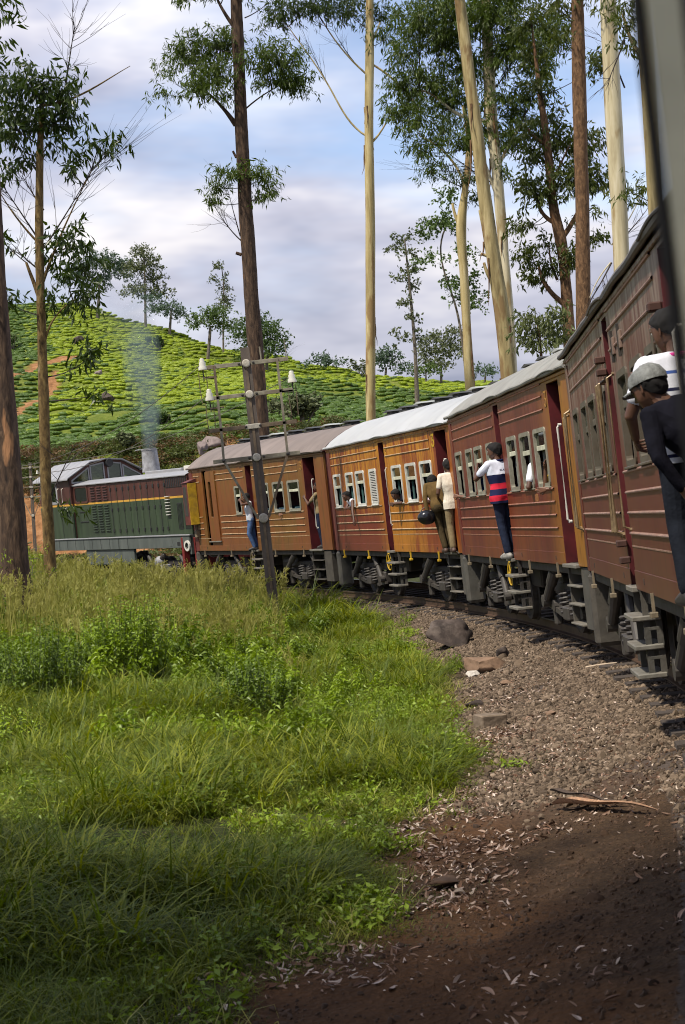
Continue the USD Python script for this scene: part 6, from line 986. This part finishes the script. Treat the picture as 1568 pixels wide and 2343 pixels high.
    def garment(nm, parts, m_, amp=.012):
        g = union(parts).refine_to_length(.032); v, fc = tri(g); n_ = meshkit.fbm(v*np.array([11., 11., 7.])+rg.random(3)*20, 3, 7)-.5; c = v-np.array([0, 0, 0]); ax = j['pel']+np.clip(((v-j['pel'])@(j['nk']-j['pel']))/max(((j['nk']-j['pel'])**2).sum(), 1e-6), 0, 1)[:, None]*(j['nk']-j['pel']); dv = v-ax; dv /= np.maximum(np.linalg.norm(dv, axis=1, keepdims=True), .02); return obj(nm, (v+dv*(n_*amp*2)[:, None], fc), m_, root, smooth=60)
    if shirt is not None:
        T = torso(.014)
        if tail: T.append(m3.Manifold.batch_hull([sph(j['pel']+lat*.085*q*i-np.array([0, 0, tail]), .108*q) for i in (-1, 1)]+[sph(j['pel']+lat*.085*q*i, .115*q) for i in (-1, 1)]).trim_by_plane([0, 0, 1.], float(j['pel'][2]-tail)))
        for sd in 'lr':
            if sleeve != 'none': T += chain((j['sh'+sd], .064*q), (j['el'+sd]*.62+j['sh'+sd]*.38 if sleeve == 'short' else j['el'+sd], .056*q if sleeve == 'short' else .048*q))
            if sleeve == 'long': T += chain((j['el'+sd], .048*q), (j['wr'+sd], .036*q))
        sh_ = garment('shirt', T, shirt, .019 if sleeve == 'long' else .012)
        if collar is not None: obj('collar', tube([j['nk']+(np.cos(a)*nrm(np.cross(lat, up))+np.sin(a)*lat)*.062*q+up*.0 for a in np.linspace(0, 6.283, 17)], .016*q, 7), collar, sh_, smooth=True)
    if trousers is not None:
        T = [m3.Manifold.batch_hull([sph(j['pel']+lat*.078*q*i-up*.02, .112*q) for i in (-1, 1)]+[sph(j['hp'+x], .10*q) for x in 'lr'])]
        for sd in 'lr': T += chain((j['hp'+sd], .098*q), (j['kn'+sd], .070*q), (j['an'+sd]+np.array([0, 0, .03]), .058*q))
        garment('trousers', T, trousers, .010)
    if shoes is not None:
        for sd in 'lr': a = j['an'+sd]; obj('shoe', tri(m3.Manifold.batch_hull([sph(a-np.array([.05, 0, .045])*q, .042*q), sph(a+np.array([0, 0, -.01])*q, .047*q), sph(a+np.array([.16, .012, -.055])*q, .032*q), sph(a+np.array([.16, -.012, -.055])*q, .032*q)]).trim_by_plane([0, 0, 1.], float(a[2]-.085*q))), shoes, root, smooth=50)
    if hair:
        h = m3.Manifold.batch_hull([sph(P(-.034, 0, .036), .099*q), sph(P(.022, 0, .046), .088*q), sph(P(-.05, 0, -.01), .075*q)]); n_ = -f*.72*1.0+hu*.70; h = h.trim_by_plane([float(x) for x in n_], float(np.dot(n_, P(.030, 0, .030)))); v, fc = tri(h.refine_to_length(.02)); v = v+(v-P(-.01, 0, .03))*(.22*(meshkit.fbm(v*30, 3, 3)-.5))[:, None]; obj('hair', (v, fc), hairm, root, smooth=60)
        if long_hair: obj('hair_bun', tri(union([sph(P(-.12, 0, .0), .055*q), m3.Manifold.batch_hull([sph(P(-.08, 0, -.03), .06*q), sph(P(-.06, 0, -.12), .05*q)])])), hairm, root, smooth=60)
    if cap is not None:
        c = m3.Manifold.batch_hull([sph(P(-.036, 0, .045), .106*q), sph(P(.022, 0, .050), .096*q)]); n_ = -f*.10+hu; c = c.trim_by_plane([float(x) for x in n_], float(np.dot(n_, P(.0, 0, .028)))); cp_o = obj('cap', tri(c), cap, root, smooth=60)
        V = []; 
        for a in np.linspace(-1.15, 1.15, 13):
            for r_ in (.080, .125, .175): rr = r_ if r_ < .1 else r_*(1-.22*abs(a)); V.append(P(rr*math.cos(a*.75)+.02, .115*math.sin(a)*min(1, rr/.10), .042-.10*max(0, rr-.085)-.020*(a*a)))
        V = np.array(V); F = np.array([[3*i+x, 3*i+x+1, 3*i+x+4, 3*i+x+3] for i in range(12) for x in (0, 1)]); obj('brim', cat((V, F), (V-hu*.006, F[:, ::-1])), cap, cp_o, smooth=True); obj('button', ball(P(-.008, 0, .148), .010, 1), cap, cp_o)
    for i in (-1, 1): e = obj('eye', ball(P(.086, .032*i, .020), .013*q, 2), eyew, root, smooth=True); obj('pupil', ball(P(.0975, .032*i, .020), .0055*q, 1), eyed, e)
    return root, j, P
jeans = cloth('denim_blue', (.055, .095, .19), .35); jeansd = cloth('denim_dark', (.016, .021, .040), .4); khaki = cloth('khaki', (.19, .145, .080), .22); greyt = cloth('tank_grey', (.46, .48, .52), .12); cream = cloth('cream', (.62, .56, .46), .1); brownj = cloth('brown_jacket', (.105, .066, .025), .25); blackt = cloth('black_trousers', (.012, .014, .020), .3); navyj = cloth('dark_jacket', (.006, .006, .010), .35); whitec = cloth('white', (.66, .67, .72), .08); pinkc = cloth('pink', (.60, .045, .27), .2); yelc = cloth('yellow', (.62, .38, .025), .15); redd = cloth('red', (.30, .03, .03), .2); bluec = cloth('blue', (.06, .10, .24), .25)
shoeg = mat('shoe_grey', (.23, .22, .20), .7, .3, 20); shoed = mat('shoe_dark', (.03, .026, .024), .6, .3, 20); sand = mat('sandal_brown', (.06, .035, .025), .6, .3, 20); capm = mat('cap_grey_denim', (.145, .15, .145), .9, .35, 22, bump=.3, bscale=60)
navy, red, wh_ = (.010, .014, .055), (.50, .018, .040), (.62, .65, .76)
polo = cloth('striped_polo', None, bands=(.78, 1.50, [(0, navy), (.115, red), (.235, navy), (.36, red), (.475, navy), (.655, wh_)]))
wst = [(0, (.64, .65, .72))]; 
for i, z_ in enumerate((.10, .24, .40, .55, .70, .86)): wst += [(z_, ((.012, .014, .05), (.05, .10, .32))[i % 2]), (z_+.032, (.64, .65, .72))]
strp = cloth('white_striped', None, bands=(.85, 1.52, wst))

# the figure in the middle door of the brick red coach, seen from behind
P3, j3, _ = person(3, 'person in white, navy and red striped polo standing on the middle step, back turned', 4.66, .05, .02, .35, 1.70, dict(pel=(-.02, .02, .93), hd=(.03, .03, 1.60), ell=(.20, .30, 1.22), wrl=(.38, .16, 1.38), elr=(.14, -.27, 1.16), wrr=(.36, -.20, 1.28), hpl=(0, .08, .92), hpr=(0, -.07, .92), knl=(.02, .05, .50), knr=(.05, -.06, .50), anl=(-.03, .03, .085), anr=(.02, -.07, .085)), (.6, -.1), 1, polo, 'short', jeansd, shoeg, tail=.10, collar=cloth('navy_collar', navy, .1), curl=(1.3, 1.3))
g = meshkit.text_mesh('RLAPS', .030, .003, bold=True); v = g.vertices-g.vertices.mean(0); obj('chest_print', (np.stack([-.137+0*v[:, 0]-v[:, 2], -v[:, 0]*1.0+.0, v[:, 1]+1.315], 1), np.asarray(g.faces)), cloth('print_navy', navy, .1), P3)
# the boy hanging from the baggage coach
person(1, 'boy in grey sleeveless top and blue jeans hanging out of the baggage coach, arms raised', 4.70, .06, .02, 1.15, 1.52, dict(pel=(.02, 0, .93), ch=(.05, 0, 1.25), hd=(.08, 0, 1.59), ell=(.22, .26, 1.40), wrl=(.26, .06, 1.52), elr=(.10, -.36, 1.42), wrr=(.24, -.16, 1.52), knl=(.10, .09, .51), knr=(-.02, -.07, .50), anl=(-.02, .08, .085), anr=(-.08, -.06, .085)), (.35, -.3), 1, greyt, 'none', jeans, shoed, curl=(1.2, 1.2))
person(1, 'passenger whose bare arm grips the white rail of the baggage coach end door', 1.02, -.28, .02, .6, 1.62, dict(elr=(.16, -.24, 1.22), wrr=(.10, .02, 1.34), ell=(.22, .24, 1.18), wrl=(.36, .14, 1.34)), (.3, 0), 1, khaki, 'short', jeansd, shoed, curl=(1.5, 1.5))
# two figures on the near end steps of the orange coach
person(2, 'person in cream short sleeved shirt and khaki trousers standing in the orange coach end door', .58, -.02, .02, -.15, 1.70, dict(ell=(-.02, .27, 1.12), wrl=(.20, .24, 1.04), elr=(.06, -.28, 1.14), wrr=(.22, -.18, 1.22), hd=(.05, .02, 1.59)), (.2, -.2), 1, cream, 'short', khaki, sand, tail=.12, curl=(1., 1.3))
pb, jb, _ = person(2, 'person in brown jacket bending forward beside the cream shirt, holding a black bag', .93, .13, .02, -.1, 1.66, dict(pel=(-.04, 0, .90), ch=(.06, .02, 1.16), nk=(.20, .03, 1.32), hd=(.32, .03, 1.37), shl=(.10, .20, 1.30), shr=(.14, -.17, 1.32), ell=(.04, .27, 1.04), wrl=(.0, .26, .82), elr=(.26, -.22, 1.10), wrr=(.36, -.12, 1.20), anl=(-.06, .0, .085), anr=(.0, -.12, .085), knl=(.03, .04, .5)), (0, -.5), 1, brownj, 'long', cloth('dark_olive', (.055, .040, .020), .3), sand, curl=(1.4, 1.2))
Mb = np.array(UsdGeom.Xformable(pb).GetLocalTransformation()); hb = (np.append(jb['wrl']+[.0, .02, -.11], 1)@Mb)[:3]; bag = xf('black_bag', TR(*hb), label='glossy black round bag held by the person in the brown jacket', category='bag'); v, f = ball((0, 0, 0), 1, 3, (.17, .12, .14)); v = v*(1+.12*(meshkit.fbm(v*9, 3, 3)-.5))[:, None]; obj('bag_body', (v, f), usdkit.material(stage, L+'black_gloss', {"p": ("principled_bsdf", {"base_color": (.008, .008, .009), "roughness": .16})}, [], surface="p.BSDF"), bag, smooth=True); obj('bag_strap', tube([(.10*math.cos(a), 0, .10+.09*math.sin(a)) for a in np.linspace(0, 3.14, 12)], .009, 6), lblk, bag)
# faces at the windows: (coach, window centre, label, how far out, ...)
def at_window(k, s, label, out=-.30, hz=1.25, yaw=1.2, hgt=1.6, J=None, look=(0, 0), **kw):
    J = dict(J or {}); z = hz-J.get('hd', BASEJ['hd'])[2]*hgt/1.7
    return person(k, label, s, out, z, yaw, hgt, J, look, seated=True, **kw)
at_window(2, 7.40, 'child leaning from the second window of the orange coach with one arm hanging down', -.26, 1.25, 1.57, 1.45, dict(ch=(.20, 0, 1.22), nk=(.36, .03, 1.38), hd=(.45, .06, 1.48), shl=(.33, .20, 1.34), shr=(.34, -.15, 1.34), ell=(.42, .40, 1.10), wrl=(.45, .54, .86), elr=(.44, -.10, 1.16), wrr=(.40, .06, 1.16)), (.25, -.25), skin=1, shirt=whitec, sleeve='none', trousers=jeansd, curl=(.4, 1.))
at_window(2, 3.72, 'person with black hair resting head and hands on a sill of the orange coach', -.26, 1.18, 1.45, 1.5, dict(ch=(.12, 0, 1.20), nk=(.28, .02, 1.33), hd=(.40, .05, 1.37), shl=(.24, .19, 1.32), shr=(.24, -.17, 1.32), ell=(.32, .22, 1.17), wrl=(.46, .12, 1.17), elr=(.32, -.16, 1.17), wrr=(.46, -.02, 1.17)), (.5, -.45), skin=1, shirt=navyj, trousers=jeansd, curl=(1.0, 1.0))
at_window(2, 3.58, 'bearded face looking back from inside the same sill window of the orange coach', -.34, 1.36, 2.6, 1.66, {}, (.35, 0.), skin=0, shirt=bluec, trousers=jeansd)
at_window(2, 2.70, 'passenger in bright pink sitting inside a window of the orange coach', -.28, 1.30, -1.57, 1.5, {}, (0, 0), skin=0, shirt=pinkc, sleeve='long', trousers=jeansd, long_hair=True)
at_window(2, 1.86, 'passenger with elbow in white and pink sleeve outside the last orange coach window', -.26, 1.36, .2, 1.64, dict(shl=(-.01, .22, 1.40), ell=(-.12, .46, 1.16), wrl=(.12, .34, 1.16), hd=(-.02, .08, 1.59)), (.5, -.1), skin=1, shirt=cloth('white_pink', (.62, .50, .54), .35), trousers=jeansd)
at_window(3, 1.80, 'boy in yellow shirt looking out with one hand raised at the last brick coach window', -.26, 1.40, 2.2, 1.5, dict(elr=(.18, -.26, 1.16), wrr=(.20, -.20, 1.42), ell=(.30, .18, 1.12), wrl=(.42, -.02, 1.12)), (.45, 0), skin=0, shirt=yelc, trousers=jeansd, curl=(.6, .5))
at_window(3, 2.72, 'passenger whose white sleeved shoulder fills a window of the brick red coach', -.20, 1.48, .1, 1.6, dict(ell=(-.08, .30, 1.12), wrl=(.14, .20, 1.12)), (-.2, 0), skin=1, shirt=whitec, trousers=jeansd)
at_window(3, 6.50, 'passenger with a bare forearm on the third window sill of the brick red coach', -.34, 1.42, 1.0, 1.6, dict(ell=(.22, .12, 1.10), wrl=(.34, .0, 1.16)), (.3, -.1), skin=2, shirt=cloth('peach', (.45, .25, .15), .15), trousers=jeansd)
at_window(3, 8.40, 'passenger at the farthest brick coach window with hand outside holding something pale', -.30, 1.42, 1.4, 1.6, dict(ell=(.24, .20, 1.14), wrl=(.40, .10, 1.18)), (.2, 0), skin=0, shirt=bluec, trousers=jeansd, curl=(1.3, .9))
at_window(1, 2.90, 'child peering over a sill of the baggage coach, middle window right of the pole', -.24, 1.17, 2.0, 1.3, dict(ell=(.22, .2, 1.25), wrl=(.36, .06, 1.28)), (.3, 0), skin=2, shirt=jeans, trousers=jeansd)
at_window(1, 3.68, 'child looking out of the baggage coach window that the pole half hides', -.26, 1.17, 2.1, 1.3, {}, (.3, 0), skin=0, shirt=whitec, trousers=jeansd)
at_window(1, 1.78, 'dark haired passenger with hand to head in the last baggage coach window', -.26, 1.35, .9, 1.62, dict(elr=(.20, -.22, 1.36), wrr=(.10, -.10, 1.62)), (.5, 0), skin=1, shirt=cloth('pale_blue', (.40, .46, .58), .15), trousers=jeansd, curl=(.9, .6))
# the pair at the near end door of the nearest coach
person(4, 'person in grey baseball cap and dark jacket leaning far out of the nearest coach door', .70, -.13, .10, .45, 1.70, dict(pel=(-.05, .0, .78), ch=(.05, .13, 1.05), nk=(.12, .22, 1.21), hd=(.20, .28, 1.30), shl=(.10, .36, 1.13), shr=(.08, .02, 1.18), ell=(.0, .40, .88), wrl=(-.04, .30, .70), elr=(.16, -.20, 1.05), wrr=(.16, -.36, 1.20), hpl=(-.05, .08, .77), hpr=(-.05, -.09, .78), knl=(.10, .07, .42), knr=(.08, -.12, .44), anl=(-.04, .04, .085), anr=(-.06, -.14, .085)), (.35, -.35), 1, navyj, 'long', blackt, shoed, hair=True, cap=capm, tail=.05, curl=(.9, 1.4))
person(4, 'person in white shirt with navy stripes standing behind the grey cap, nearest coach', 1.02, -.02, .06, .15, 1.80, dict(hd=(.05, .02, 1.61), ch=(.0, .02, 1.25), ell=(.06, .30, 1.14), wrl=(.30, .22, 1.02), elr=(.16, -.10, 1.22), wrr=(.46, .06, 1.36), shl=(-.02, .20, 1.41)), (.55, -.25), 1, strp, 'short', blackt, shoed, tail=.10, collar=pinkc, long_hair=True, curl=(1., 1.5))
